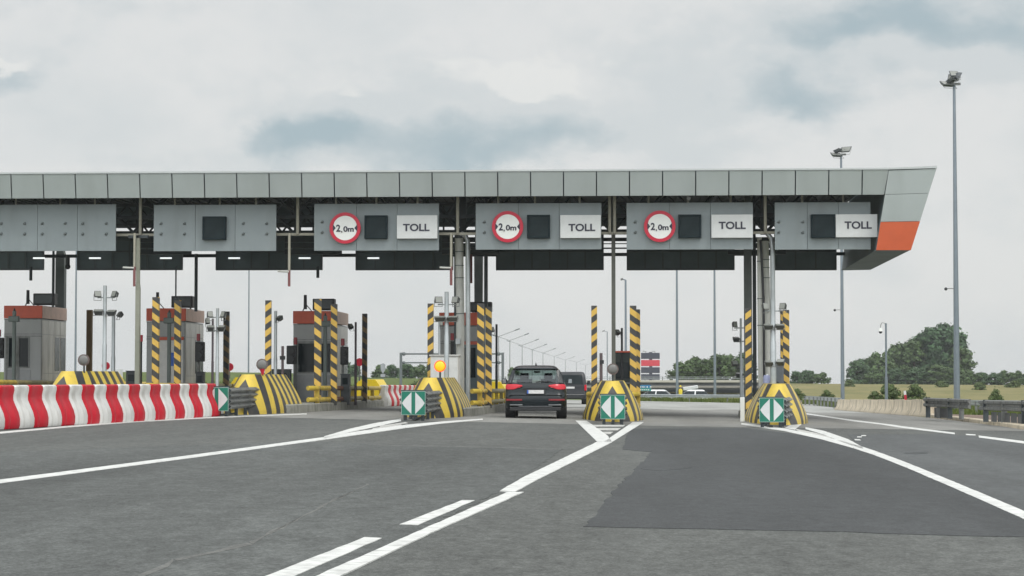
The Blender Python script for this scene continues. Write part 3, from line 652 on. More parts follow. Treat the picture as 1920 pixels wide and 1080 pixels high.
# ---- chevron noses
def nose(cx, y0, plain=False, rev=False, L=6.5, cb=None, lab='', grp='striped concrete noses of the toll islands'):
    b = MB(); rows = 13; base = gz(cx, y0)
    H = 1.21
    rings = []; cols = []
    for r in range(rows+1):
        f = r/rows; z = H*f; w_ = .98-.62*f**1.42; yf = 1.8*f; c = 5.2-4.1*f**.8
        left = []
        for k in range(15):
            t = math.pi/2*k/14; x = w_*math.sin(t)**1.12; y = yf+c*(1-math.cos(t) if k < 14 else 1)
            left.append((x, y))
        for k in range(1, 9): left.append((w_, left[14][1]+max(.05, L-left[14][1])*k/8))
        arc = [0]
        for p, q in zip(left, left[1:]):      # stripe coordinate: sideways across the bow, then along the flank
            dx = abs(q[0]-p[0]); dl = math.hypot(q[0]-p[0], q[1]-p[1]); k_ = smooth((q[0]/w_-.45)/.35)
            arc.append(arc[-1]+dx*(1-k_)+dl*.68*k_+.12*(dl-dx)*(1-k_))
        ring = [(-p[0], p[1], z, a) for p, a in zip(reversed(left), reversed(arc))]+[(p[0], p[1], z, a) for p, a in list(zip(left, arc))[1:]]
        rings.append(ring)
    n = len(rings[0]); sgn = -1 if rev else 1
    for ring in rings:
        for (x, y, z, a) in ring: b.uv[len(b.v)] = (a, z); b.v.append((cx+x+((cb-cx)*min(1, y/6) if cb else 0), y0+sgn*y, base+z-(.05 if z == 0 else 0)))
    for i in range(rows):
        for j in range(n-1): b.f.append((i*n+j, i*n+j+1, (i+1)*n+j+1, (i+1)*n+j))
    b.f.append(tuple(rows*n+j for j in range(n)))
    b.f.append(tuple([r*n for r in range(rows+1)]+[r*n+n-1 for r in reversed(range(rows+1))]))
    o = b.build('island_nose', YELP if plain else NOSE, org=(cx, y0, base)); tag(o, lab, 'bumper', grp); return o
NL = {0: 'yellow and black chevron nose showing only its top above the red and white barrier', 1: 'yellow and black chevron nose at the end of the red and white barrier', 2: 'yellow and black chevron nose under the lit amber lamp', 3: 'yellow and black chevron nose just right of the dark SUV', 4: 'yellow and black chevron nose of the rightmost island, under white pipes'}
for i in (0, 1, 2, 3, 4): nose(4.72 if i == 4 else IS[i], 61.9, lab=NL[i], L=7, cb=5.05 if i == 4 else None)
for i in (0, 1, 2): nose(IS[i]+.1, 99.5, plain=True, rev=True, L=6, lab={0: 'plain yellow island end behind the chevron nose beside the barrier end', 1: 'plain yellow island end left of the far red and white barrier', 2: 'plain yellow island end showing left of the dark SUV'}[i], grp='plain yellow far ends of the islands')
# ---- crash cushions with arrow boards
def cushion(i, cx, y0, y1, c1=None, lab='', blab=''):
    c1 = cx if c1 is None else c1; base = gz(cx, y0)
    t = thing('crash_cushion', lab, 'crash cushion', (cx, y0, base), 'steel crash cushions before the islands')
    nseg = 3; hw = .31
    for s_ in (-1, 1):
        for lv in (0, 1):
            zc0 = .36+.31*lv; b = MB()
            for k in range(nseg):
                ya = y0+.12+(y1-y0)*k/nseg; yb = ya+(y1-y0)/nseg+.12; rings = []
                for yy, push in ((ya, .012), (yb, .0)):
                    xc = cx+(c1-cx)*(yy-y0)/(y1-y0); prof = []
                    for q in range(13):
                        u = q/12; dz = (u-.5)*.3; dx = .045*math.cos(u*4*math.pi)*-1
                        prof.append((xc+s_*(hw+.045+dx+push+.03*k/nseg), yy, base+zc0+dz))
                    prof += [(p[0]-s_*.012, p[1], p[2]) for p in reversed(prof)]
                    rings.append(prof)
                b.loft(rings)
            b.build('guard_beam', GALVD, t)
    b = MB()
    for k in range(nseg+1):
        yy = y0+.1+(y1-y0)*k/nseg; xc = cx+(c1-cx)*k/nseg
        b.box(xc-hw, xc+hw, yy, yy+.05, base+.22, base+.8)
    b.build_each('diaphragm', DARKM, t, smooth=False)
    for k in range(nseg):
        yy = y0+.15+(y1-y0)*k/nseg; xc = cx+(c1-cx)*k/nseg
        for s_ in (-1, 1):
            b = MB(); b.box(xc+s_*.25-.045, xc+s_*.25+.045, yy, yy+.1, base-.02, base+.24); b.build('leg', DARKM, t)
    MB().box(cx-.04, cx+.04, y0+.1, y1, base+.02, base+.07).build('ground_rail', DARKM, t)
    bd = MB().box(cx-.345, cx+.345, y0, y0+.04, base+.16, base+.84).build('arrow_board', SGREEN, t, bevel=.006)
    q = MB(); z0 = base+.5
    for s_ in (-1, 1):
        pts = [(cx+s_*.055, z0-.31), (cx+s_*.055, z0+.31)]
        for k in range(9):
            u = k/8; a_ = u*2-1; pts.append((cx+s_*(.055+.265*(1-abs(a_)**1.25)+.0), z0+.30-.60*u))
        q.prism(pts[:2]+pts[3:-1], y0-.006, y0+.001)
    q.build_each('white_arrow', WHITES, bd)
    q = MB(); y = y0-.004
    for (a, c, d, e) in ((cx-.34, cx+.34, base+.165, base+.172), (cx-.34, cx+.34, base+.828, base+.835), (cx-.34, cx-.333, base+.172, base+.828), (cx+.333, cx+.34, base+.172, base+.828)): q.box(a, c, y, y0+.001, d, e)
    q.build('white_edge', WHITES, bd)
    MB().box(cx-.36, cx+.36, y0+.045, y0+.1, base+.82, base+.87).build('cap', DARKM, t)
    return t
X4s = P(1447, 766, 58.3).x
cushion(1, P(406, 750, 59).x, 59, 63.4, IS[1], 'steel crash cushion half hidden behind the end of the red and white barrier')
cushion(2, P(775, 757, 58.6).x, 58.6, 63.4, IS[2], 'steel crash cushion with green arrow board below the lit amber lamp')
cushion(3, P(1149, 764, 58.3).x, 58.3, 62.6, IS[3], 'steel crash cushion with green arrow board just right of the dark SUV')
cushion(4, X4s, 58.3, 62.6, 4.72, 'steel crash cushion with green arrow board in front of the rightmost island')
# ---- round lamps on the noses
def lamp(i, px, py, r, Y, lit, lab, grp='round warning lamps on the island noses', cone=False, back=False):
    q = P(px, py, Y); rr = r*Y/F; t = thing('warning_lamp', lab, 'lamp', (q.x, q.y, gz(IS[i], 65)+1.2), grp); z0 = gz(IS[i], 65)+1.2
    MB().tube((q.x, q.y, q.z), (q.x, q.y+.09, q.z), rr, rr*.8, n=24).build('housing', BLACK if not back else SRED, t)
    rings = [[(q.x+rq*math.cos(a), yq, q.z+rq*math.sin(a)) for a in [2*math.pi*k/28 for k in range(28)]] for rq, yq in ((rr*1.04, q.y+.03), (rr*1.04, q.y-.03), (rr*.88, q.y-.03), (rr*.88, q.y+.03))]
    MB().loft(rings+[rings[0]], caps=False).build('rim', AMBR if lit else (SRED if back else mat('lamp_rim', (.14, .10, .09), .5)), t)
    rings = [[(q.x+rr*.88*c*math.cos(a), q.y-.02-.05*math.sqrt(1-c*c), q.z+rr*.88*c*math.sin(a)) for a in [2*math.pi*k/28 for k in range(28)]] for c in (1, .85, .6, .3, .05)]
    MB().loft(rings).build('lens', AMB if lit else (SRED if back else LAMPG), t)
    if cone: MB().tube((q.x, q.y+.02, q.z-rr*.8), (q.x+.02, q.y+.02, z0), .09, .03).build('collar', SRED, t)
    MB().tube((q.x, q.y+.05, z0-.05), (q.x, q.y+.05, q.z-rr*.7), .03, n=8).build('stem', DARKM, t)
lamp(2, 825, 686.5, 10.6, 64.4, True, 'lit amber round warning lamp in front of the white cabinet')
lamp(3, 1149, 692, 10.2, 64.4, False, 'unlit grey round lamp on the chevron nose right of the dark SUV')
lamp(1, 491.5, 683.5, 10.5, 64.4, False, 'unlit grey round lamp with a red collar beside the barrier end', cone=True)
lamp(0, 157, 675, 10.5, 64.4, False, 'unlit grey round lamp in front of the brown post', )
for px, py, lab, i in ((198, 686, 'small red round lamp behind the tall grey floodlight mast', 0), (430, 688, 'small red round lamp beside the shade-toned striped post left of the barrier end', 1), (674, 679, 'small red round lamp beside the far shade-toned striped post', 1)):
    q = P(px, py, 90); t = thing('red_lamp', lab, 'lamp', (q.x, 90, q.z-.5), 'small red round lamps facing away')
    MB().tube((q.x, 90, q.z), (q.x, 90.1, q.z), 7.5*90/F, n=20).build('disc', SRED, t); MB().tube((q.x, 90.05, q.z), (q.x, 90.05, gz(q.x, 90)+1.1), .03, n=8).build('stem', GALVD, t)
# ---- striped guard posts
def post(px, ytop, Y, w_, m, lab, grp='tall yellow and black striped guard posts', zb=None, d=.2, i=None):
    q = P(px, ytop, Y); z0 = gz(q.x, Y)+.19
    o = MB().box(q.x-w_/2, q.x+w_/2, Y, Y+d, z0, q.z); o = o.build('striped_post', m, org=(q.x, Y, z0), bevel=.008); return tag(o, lab, 'guard post', grp)
for i, px, yt in ((0, 291.5, 557), (1, 595.5, 561), (2, 901, 569), (3, 1187, 573)):
    post(px, yt, 72, .23, POST_R, 'striped post, nearer of the pair, ' + {0: 'at the second booth from the left', 1: 'before the third booth from the left', 2: 'left of the dark SUV', 3: 'right of the dark payment kiosk'}[i])
for i, px, yt in ((0, 332.5, 563), (1, 626, 570), (2, 916, 575.5), (3, 1194.5, 580)):
    post(px, yt, 74.6, .22, POST_R, 'striped post, farther of the pair, ' + {0: 'at the second booth from the left', 1: 'before the third booth from the left', 2: 'left of the dark SUV', 3: 'right of the dark payment kiosk'}[i])
for i, px, yt in ((1, 502.5, 563), (2, 807, 569), (3, 1114, 573), (4, 1403, 578)):
    post(px, yt, 72, .2, POST_L, {1: 'lone striped post behind the chevron nose beside the barrier end', 2: 'yellow and black striped post just left of the white cabinet', 3: 'yellow and black striped post between the van and the grey round lamp', 4: 'striped post left of the white pipes of the rightmost island'}[i])
post(1474, 581, 72, .21, POST_R, 'striped post right of the white pipes of the rightmost island')
post(1466.5, 583, 74.6, .12, POST_R, 'narrow striped post half hidden behind the one right of the white pipes')
post(424, 584, 84, .23, POST_D, 'shade-toned striped post between two booths, beside the floodlight mast', 'shade-toned striped posts at the far ends'); post(683.5, 588, 84, .2, POST_D, 'shade-toned striped post beside the small far red lamp', 'shade-toned striped posts at the far ends')
tag(post(167, 581, 84, .22, BROWNP, ''), 'plain brown post behind the leftmost chevron nose', 'guard post', 'shade-toned striped posts at the far ends')
# ---- toll booths
BP = {-1: (8, 78, 125), 0: (275, 347, 380), 1: (550, 629, 645), 2: (824, 899, 907)}
BL = {-1: 'toll booth at the left edge with a red roof band and dark window', 0: 'toll booth behind two striped posts with a blue notice on its door', 1: 'toll booth with a wide dark window beside the barrier end', 2: 'toll booth half hidden behind white pipe and striped posts'}
for i, (a, c, e) in BP.items():
    Y0 = 81.0; x0 = P(a, 600, Y0).x; x1 = P(c, 600, Y0).x; Y1 = 84.6; gb = gzi(i, 82); top = P(c, {-1: 573, 0: 578, 1: 583, 2: 586}[i], Y0).z
    t = thing('toll_booth', BL[i], 'toll booth', ((x0+x1)/2, Y0, gb), 'toll booths')
    bh = .5; zr0 = top-bh
    b = MB(); b.box(x0, x1, Y0, Y1, gb, zr0-.02)
    b.build('cabin', BOOTHG, t, bevel=.02)
    b = MB(); n = 4                    # right flank: steel sheets
    for k in range(n): b.box(x1+.003, x1+.022, Y0+.05+(Y1-Y0-.1)*k/n+.012, Y0+.05+(Y1-Y0-.1)*(k+1)/n-.012, gb+.02, gb+.95)
    for k in range(n): b.box(x1+.003, x1+.022, Y0+.05+(Y1-Y0-.1)*k/n+.012, Y0+.05+(Y1-Y0-.1)*(k+1)/n-.012, zr0-.62, zr0-.08)
    for k in range(n): b.box(x1+.003, x1+.022, Y0+.05+(Y1-Y0-.1)*k/n+.012, Y0+.05+(Y1-Y0-.1)*(k+1)/n-.012, gb+.97, zr0-.64)
    b.build('side_cladding', BOOTHS, t, smooth=False)
    for k in (2, 3):
        MB().box(x1+.024, x1+.03, Y0+.05+(Y1-Y0-.1)*k/n+.08, Y0+.05+(Y1-Y0-.1)*(k+1)/n-.08, gb+1.05, zr0-.72).build('side_window', mat('booth_pane', (.10, .11, .11), .12, .3), t)
    MB().box(x0-.01, x1+.035, Y0-.04, Y0-.002, zr0, top).build('roof_band_front', BOOTHR, t, bevel=.02)
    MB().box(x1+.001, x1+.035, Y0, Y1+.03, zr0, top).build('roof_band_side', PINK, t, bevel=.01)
    MB().box(x0-.01, x1, Y0+.001, Y1+.03, zr0+.02, top-.03).build('roof', GALVD, t)
    b = MB(); b.box(x0-.005, x1+.01, Y0-.016, Y0-.001, zr0-.72, zr0-.69); b.box(x0-.005, x1+.01, Y0-.016, Y0-.001, zr0-.05, zr0-.01); b.box(x0-.005, x1+.01, Y0-.016, Y0-.001, zr0-.63, zr0-.61)
    b.build('trim', GALVD, t)
    # window and door on the front
    wz0 = gb+1.22; wz1 = zr0-.78
    if i == -1: wx0, wx1 = x0+.2, x0+.98
    elif i == 0: wx0, wx1 = x0+.55, x1-.1
    elif i == 1: wx0, wx1 = x0+.2, x1-.2
    else: wx0, wx1 = x0+.85, x1-.05
    if i == 0 or i == 2:
        MB().box(x0+.52, x1-.06, Y0-.03, Y0-.002, gb+.05, wz1+.02).build('door', mat('booth_door', (.62, .62, .60), .4) if i == 0 else DARKP, t, bevel=.01)
        MB().box(x0+.5, x1-.04, Y0-.06, Y0-.003, wz1+.03, wz1+.15).build('red_lintel', BOOTHR, t)
        if i == 0:
            s_ = MB().box(x0+.92, x0+1.35, Y0-.04, Y0-.031, gb+1.35, gb+1.88).build('blue_notice', PLATEB, t)
            q = MB(); 
            for k in range(3): q.box(x0+1.1, x0+1.28, Y0-.045, Y0-.04, gb+1.45+.12*k, gb+1.5+.12*k)
            q.box(x0+1.1, x0+1.14, Y0-.045, Y0-.04, gb+1.5, gb+1.57); q.build('notice_marks', WHITE, s_)
            MB().box(x0+.3, x0+.5, Y0-.02, Y0-.002, gb+.9, wz1).build('side_light', DGL, t)
        else: MB().box(x0+.9, x1-.15, Y0-.04, Y0-.031, gb+1.1, wz1-.1).build('door_glass', DGL, t)
    else:
        wn = MB(); fw = .05
        wn.box(wx0-fw, wx1+fw, Y0-.03, Y0-.002, wz0-fw, wz0); wn.box(wx0-fw, wx1+fw, Y0-.03, Y0-.002, wz1, wz1+fw); wn.box(wx0-fw, wx0, Y0-.03, Y0-.002, wz0, wz1); wn.box(wx1, wx1+fw, Y0-.03, Y0-.002, wz0, wz1)
        wf = wn.build('window', GALVD, t, smooth=False); MB().box(wx0, wx1, Y0-.012, Y0-.003, wz0, wz1).build('pane', DGL, wf)
        if i == -1: MB().box(wx0+.3, wx0+.42, Y0-.05, Y0-.013, wz0-1.1, wz1+1.2 if False else wz1).build('mullion', GALVD, wf)
        MB().box(wx0-.12, wx0-.06, Y0-.035, Y0-.003, gb+.05, wz1+.08).build('door_frame', GALVD, t); MB().box(wx0-.1, wx1+.1, Y0-.02, Y0-.004, gb+.1, wz0-.12).build('lower_panel', mat('booth_lower', (.25, .26, .265), .4, .3), t)
    # unit on the roof
    ux = {-1: (62, 102, 550), 0: (321, 361, 555), 1: (586, 627, 560), 2: (880, 922, 566)}[i]
    u0 = P(ux[0], ux[2], 82).x; u1 = P(ux[1], ux[2], 82).x; uz = P(ux[0], ux[2], 82).z
    t2 = thing('roof_display', 'dark box display on the roof of the ' + {-1: 'toll booth at the left edge', 0: 'booth with the blue notice', 1: 'booth with the wide dark window', 2: 'booth behind the white pipe'}[i], 'display', (u0, 82, top), 'dark box displays on booth roofs')
    MB().box(u0, u1, 82, 82.5, top+.06, uz).build('case', BLACK, t2, bevel=.03)
    MB().box(u0+.08, u1-.08, 81.985, 81.999, top+.13, uz-.06).build('screen', mat('roof_screen', (.014, .03, .033), .25), t2); b = MB(); b.box(u0+.1, u0+.16, 82.2, 82.3, top-.03, top+.07); b.box(u1-.16, u1-.1, 82.2, 82.3, top-.03, top+.07); b.build_each('foot', GALVD, t2)
    if i < 2:
        ax = {-1: 52.5, 0: 295.5, 1: 572.5}[i]; q = P(ax, {-1: 544, 0: 548, 1: 553}[i], 82)
        t3 = thing('roof_horn', 'short black stub antenna on the roof of the ' + {-1: 'toll booth at the left edge', 0: 'booth with the blue notice', 1: 'booth with the wide dark window'}[i], 'antenna', (q.x, 82, top), 'stub antennas on booth roofs')
        MB().tube((q.x, 82, top+.1), (q.x, 82, q.z), .07, .06, n=10).build('tube', BLACK, t3); b = MB(); b.tube((q.x+.02, 82, top+.3), (q.x+.3, 82, top-.02), .02, n=6); b.tube((q.x-.02, 82, top+.2), (q.x-.12, 82, top-.02), .025, n=6); b.build('stay', BLACK, t3)
# ---- lane signals (black boxes with red beacons)
def signal(px, y0, y1, w_, Y, lab, side=1, beacon=True):
    q = P(px, y1, Y); zt_ = P(px, y0, Y).z; g0 = gz(q.x, Y)+.18
    t = thing('lane_signal', lab, 'traffic light', (q.x, Y, g0), 'black lane signals on the islands')
    MB().box(q.x-w_/2, q.x+w_/2, Y, Y+.22, q.z, zt_).build('housing', BLACK, t, bevel=.03)
    b = MB()
    for k in range(2): zc_ = q.z+(zt_-q.z)*(.28+.44*k); b.tube((q.x, Y-.1, zc_), (q.x, Y-.003, zc_), w_*.36, w_*.38, n=14)
    b.build_each('visor', BLACK, t)
    MB().sweep([(q.x-side*w_*.3, Y+.3, zt_+.1), (q.x-side*w_*.3, Y+.3, g0)], .045, n=8).build('stand', GALVD, t)
    if beacon:
        MB().tube((q.x-side*w_*.3, Y+.3, zt_+.05), (q.x-side*w_*.3, Y+.3, zt_+.32), .075, .07, n=12).build('beacon', mat('beacon_red', (.3, .02, .03), .3), t)
signal(-2, 633, 672, .3, 80, 'black lane signal with red beacon at the left photo edge'); signal(374, 641, 678, .36, 80, 'black lane signal on the right of the booth with the blue notice')
signal(546, 648, 683, .38, 80, 'black lane signal left of the booth with the wide window', -1); signal(645, 650, 684, .3, 80, 'black lane signal right of the booth with the wide window')
signal(850, 640, 665, .22, 80, 'small lane signal behind the white cabinet')
q = P(265, 628, 78); t = thing('beacon_pole', 'slim dark pole with a red beacon beside the greenish column', 'beacon', (q.x, 78, gz(q.x, 78)+.18))
MB().tube((q.x, 78, gz(q.x, 78)+.18), (q.x, 78, q.z-.2), .04, n=8).build('pole', BLACK, t); MB().tube((q.x, 78, q.z-.25), (q.x, 78, q.z), .06, n=10).build('beacon', SRED, t); MB().box(q.x-.1, q.x+.02, 77.9, 78.05, q.z-2.0, q.z-.7).build('box', BLACK, t, bevel=.02)
for px, yt, lab in ((27, 583, 'grey-green sensor pole in front of the left edge booth'), (317.5, 586, 'grey-green sensor pole between the striped posts of the blue notice booth'), (610, 592, 'grey-green sensor pole between the striped posts of the wide window booth')):
    q = P(px, yt, 79); g0 = gz(q.x, 79)+.18; t = thing('sensor_pole', lab, 'pole', (q.x, 79, g0), 'sensor poles in front of the booths'); mm = mat('sage_steel', (.13, .16, .15), .5)
    MB().tube((q.x, 79, g0), (q.x, 79, q.z), .075, n=10).build('pole', mm, t); MB().box(q.x-.2, q.x+.2, 78.85, 79.1, q.z-.42, q.z-.2).build('head', mm, t, bevel=.03); MB().tube((q.x, 79, q.z-.01), (q.x, 79, q.z+.1), .05, .02, n=8).build('tip', BLACK, t)
for px, y0, y1, w_, Y, lab in ((374, 697, 722, .3, 79.5, 'low black control box under the lane signal of the blue notice booth'), (647, 701, 735, .34, 78, 'low black control box right of the wide window booth'), (527, 692, 724, .7, 79.5, 'low dark cabinet left of the wide window booth'), (246, 695, 722, .4, 78, 'low dark cabinet beside the greenish beige column')):
    q = P(px, y0, Y); g0 = gz(q.x, Y)+.18; t = thing('control_box', lab, 'cabinet', (q.x, Y, g0), 'low dark control boxes'); mm = mat('case_dark', (.035, .042, .046), .5)
    MB().box(q.x-w_/2, q.x+w_/2, Y, Y+.4, g0, q.z-.03).build('case', mm, t, bevel=.02); MB().box(q.x-w_/2-.015, q.x+w_/2+.015, Y-.02, Y+.42, q.z-.03, q.z).build('lid', mm, t); MB().box(q.x-w_*.3, q.x+w_*.3, Y-.012, Y-.001, q.z-.4, q.z-.15).build('panel', DGL, t)
# ---- payment kiosk on island 3
a, c = P(1151, 658, 78), P(1190, 658, 78); g0 = gzi(3, 78)
t = thing('payment_kiosk', 'dark payment kiosk with a red edged top behind the grey round lamp', 'kiosk', (a.x, 78, g0))
MB().box(a.x, c.x, 78, 79.2, g0, a.z-.07).build('cabinet', mat('kiosk_green', (.022, .032, .03), .5), t, bevel=.02); MB().box(a.x-.03, c.x+.03, 77.95, 79.25, a.z-.06, a.z).build('top', BOOTHR, t)
MB().box(a.x+.06, c.x-.06, 77.985, 77.998, g0+1.15, g0+1.75).build('screen', DGL, t); MB().box(a.x+.02, c.x-.02, 77.98, 77.999, g0+.95, g0+1.0).build('shelf', GALVD, t)
q = P(1127, 662, 74); g0 = gzi(3, 74)
t = thing('sensor_post', 'short rusty sensor post right of the striped post beside the van', 'post', (q.x, 74, g0)); MB().tube((q.x, 74, g0), (q.x, 74, q.z), .055, n=8).build('post', mat('mauve_steel', (.12, .09, .095), .6), t); MB().box(q.x-.05, q.x+.1, 73.9, 74.02, q.z-.38, q.z-.25).build('sensor', BLACK, t)
q = P(530, 649, 76); g0 = gzi(1, 76)
t = thing('sensor_post', 'short rusty sensor post left of the booth with the wide window', 'post', (q.x, 76, g0)); MB().tube((q.x, 76, g0), (q.x, 76, q.z), .05, n=8).build('post', mat('mauve_steel', (.12, .09, .095), .6), t); MB().box(q.x-.09, q.x+.09, 75.9, 76.05, q.z-.5, q.z-.36).build('sensor', BLACK, t)
# ---- white cabinet on island 2
a, c = P(806, 665, 70.6), P(860, 665, 70.6); g0 = gz(IS[2], 70.6)
t = thing('electrical_cabinet', 'white electrical cabinet behind the lit amber lamp', 'cabinet', (a.x, 70.6, g0))
MB().box(a.x+.02, c.x-.02, 70.6, 71.6, g0+.2, a.z-.05).build('body', mat('cabinet_white', (.58, .58, .56), .5, var=.06), t, bevel=.01); MB().box(a.x-.02, c.x+.02, 70.55, 71.65, a.z-.05, a.z).build('top', mat('cabinet_lid', (.45, .45, .43), .5), t, bevel=.01)
b = MB(); b.box(a.x+.05, a.x+.52, 70.585, 70.598, g0+1.0, a.z-.1); b.box(a.x+.54, c.x-.05, 70.585, 70.598, g0+1.0, a.z-.1); b.build('door', mat('cabinet_door', (.55, .56, .55), .45), t); MB().box(c.x-.42, c.x-.32, 70.57, 70.584, a.z-.5, a.z-.47).build('handle', BLACK, t)
# ---- guard rails along the islands
def rail(i, side, y0, y1, lab, m=YELR, m2=YELD):
    cx = IS[i]+side*(.86 if i > 2 else 1.02); t = thing('pipe_guard_rail', lab, 'guard rail', (cx, y0, gz(cx, y0)), 'yellow pipe guard rails along the islands')
    H, Lz = .78, .38
    zf = lambda y, h: gz(IS[i], y)+h
    segs = [(y0, y0+3.2, m), (y0+3.3, y0+7.2, RUSTB if i == 1 and side > 0 else m2), (y0+7.3, (y0+y1)/2+2, m2), ((y0+y1)/2+2.4, y1, m)]
    for k, (a, c, mm) in enumerate(segs):
        if c <= a: continue
        for h in (H, Lz):
            pts = [(cx, a, zf(a, h)), (cx, c, zf(c, h))]
            if k == 0: pts = [(cx-side*.25, a-.35, zf(a, h)), (cx-side*.05, a-.1, zf(a, h))]+pts
            MB().sweep(pts, .085, n=10).build('top_pipe' if h == H else 'lower_pipe', mm, t)
    for k in range(int((y1-y0)/3.2)+1):
        y = y0+.2+3.2*k; MB().box(cx-.07, cx+.07, y-.07, y+.07, zf(y, .2), zf(y, H-.04)).build('post', m if k % 3 != 1 else m2, t)
    return t
RLL = {(0, 1): 'yellow pipe rail along the island of the booth with the blue notice', (1, 1): 'rust-marked yellow pipe rail below the booth with the wide window', (2, 1): 'yellow pipe rail left of the dark SUV', (3, 1): 'yellow pipe rail right of the grey round lamp nose', (3, -1): 'yellow pipe rail left of the grey round lamp nose, by the van', (-1, 1): 'yellow pipe rail at the foot of the left edge booth'}
for (i, s_), lab in RLL.items(): rail(i, s_, 71.5 if i != 3 else 72, 95.5, lab)
# ---- columns and pipes
def pole(name, px, y0, Y, r, m, lab, cat, y1=None, ytop_r=None, grp=None, n=14):
    q = P(px, y0, Y); zb0 = gz(q.x, Y)+.15 if y1 is None else P(px, y1, Y).z
    o = MB().tube((q.x, Y, zb0), (q.x, Y, q.z), r, ytop_r or r, n=n).build(name, m, org=(q.x, Y, zb0)); return tag(o, lab, cat, grp)
def col(px, w_, Y, lab, m=OLIVE, top=None, taper=1.0, y0=400):
    q = P(px, y0, Y); g0 = gz(q.x, Y)+.15; zt_ = zt-.25 if top is None else P(px, top, Y).z; t = thing('canopy_column', lab, 'column', (q.x, Y, g0), 'steel columns carrying the canopy')
    s_ = w_/2
    def ring(z, k): return [(q.x-s_*k, Y, z), (q.x+s_*k, Y, z), (q.x+s_*k, Y+w_*k, z), (q.x-s_*k, Y+w_*k, z)]
    MB().loft([ring(g0, taper), ring(zt_-1.9, 1.0), ring(zt_-1.7, .8), ring(zt_, .8)]).build('shaft', m, t, bevel=.015)
    MB().box(q.x-s_*1.4, q.x+s_*1.4, Y-.08, Y+w_+.08, g0, g0+.06).build('base_plate', GALVD, t); MB().box(q.x-.35, q.x+.35, Y, Y+.2, zt_-.1, zt_).build('head_plate', DARKM, t)
col(113, .38, 86, 'dark thick column rising behind the booth at the left edge', mat('greengrey_steel', (.10, .115, .11), .6))
col(100.5, .1, 85.8, 'slim dark column just left of the thick one at the left edge', DARKM)
col(897, .36, 86, 'dark tapered column above the striped post pair left of the dark SUV', mat('greengrey_steel', (.10, .115, .11), .6), taper=.8)
col(1150, .14, 73.8, 'tall olive column above the payment kiosk', OLIVE)
col(1402, .28, 76, 'dark column left of the white pipes of the rightmost island', mat('greengrey_steel', (.10, .115, .11), .6))
col(1414, .13, 76.5, 'slim dark column between the thick dark one and the white pipes', DARKM)
col(855, .14, 76, 'slim dark column behind the white pipe of the amber lamp island', DARKM)
col(259, .16, 73, 'greenish beige column between the first two booths', mat('beige_green', (.26, .27, .22), .55), taper=1.1, top=441)
col(911, .14, 80, 'slim dark pipe column beside the tapered one', DARKM)
def duct(pts, r, Y, lab, bands, m=DUCT):
    w3 = [P(a, c, Y) for a, c in pts]; w3[0].z = gz(w3[0].x, Y)+.15 if len(pts[0]) == 2 else w3[0].z
    t = thing('service_pipe', lab, 'pipe', tuple(w3[0]), 'light service pipes beside the columns'); MB().sweep([(p.x, Y, p.z) for p in w3], r, n=16).build('pipe', m, t)
    if bands:
        b = MB()
        for y in bands:
            q = P(interp(sorted((c, a) for a, c in pts), y), y, Y); b.tube((q.x, Y, q.z-.015), (q.x, Y, q.z+.015), r+.014, n=16)
        b.build('clamp', BOLT, t)
    return t
t = duct([(863, 720), (863, 600), (861.5, 500), (861, 447)], .15, 74.5, 'thick white pipe rising behind the lit amber lamp', [472, 498, 521, 588], DUCT)
q = P(861, 447, 74.5); MB().tube((q.x, 74.5, q.z), (q.x, 74.5, q.z+.12), .15, .1, n=16).build('cap', BOLT, t)
q = P(860, 640, 74.3); MB().box(q.x-.1, q.x+.06, 74.2, 74.35, q.z-.1, q.z+.1).build('junction_box', GALV, t)
duct([(877.5, 730), (877.5, 600), (877, 452), (873, 442), (864, 437)], .085, 74, 'grey pipe with an elbow at its top right of the thick white pipe', None, GALV)
duct([(1427, 730), (1425, 600), (1424, 445)], .085, 74.2, 'thin white pipe of the rightmost island, left of the thick one', [490, 560, 610], DUCT)
duct([(1441, 730), (1438, 600), (1435, 500), (1434, 452)], .14, 74.6, 'thick white pipe of the rightmost island', [487, 502, 521], DUCT)
duct([(1433, 700), (1431.5, 560), (1428, 480), (1426, 450)], .045, 74.0, 'black hose running over the white pipes of the rightmost island', None, BLACK)
duct([(1449, 556), (1448.5, 470), (1446, 447), (1438, 437)], .085, 73.6, 'grey elbowed pipe at the top of the rightmost pipe cluster', None, GALV).children
for px, y0, y1, Y, lab in ((846, 437, 500, 73, 'hanging beige pipe with a red end left of the thick white pipe'), (542.5, 437, 507, 73, 'hanging beige pipe with a red end right of the lone square display'), (252.5, 437, 500, 72.8, 'hanging pipe with a red end beside the greenish column')):
    t_ = {846: 535, 542.5: 537, 252.5: 537}[px]; q = P(px, y0, Y); q1 = P(px, y1, Y); q2 = P(px, t_, Y)
    t = thing('hanging_pipe', lab, 'pipe', (q.x, Y, q2.z), 'hanging pipes with red ends'); MB().tube((q.x, Y, q.z), (q.x, Y, q1.z), .045, n=8).build('pipe', POLEG, t); MB().tube((q.x, Y, q1.z), (q.x, Y, q2.z), .048, n=8).build('red_end', REDP, t)
    MB().tube((q.x, Y-.05, q1.z-.05), (q.x-.4, Y-.05, q1.z-.03), .035, n=8).build('arm', DUCT, t)
for px, y0, y1, lab in ((58, 500, 526, 'short dark rod hanging above the left edge booth'), (368, 476, 584, 'long dark rod reaching the roof of the booth with the blue notice'), (330, 500, 560, 'thin dark rod above the booth with the blue notice'), (596, 500, 521, 'short dark rod hanging right of the hanging beige pipe'), (883, 470, 531, 'short red-brown rod hanging right of the grey elbowed pipe')):
    pole('hanging_rod', px, y0, 81, {368: .065, 330: .03}.get(px, .06), REDP if px == 883 else DARKM, lab, 'rod', y1=y1, grp='rods hanging from the canopy')
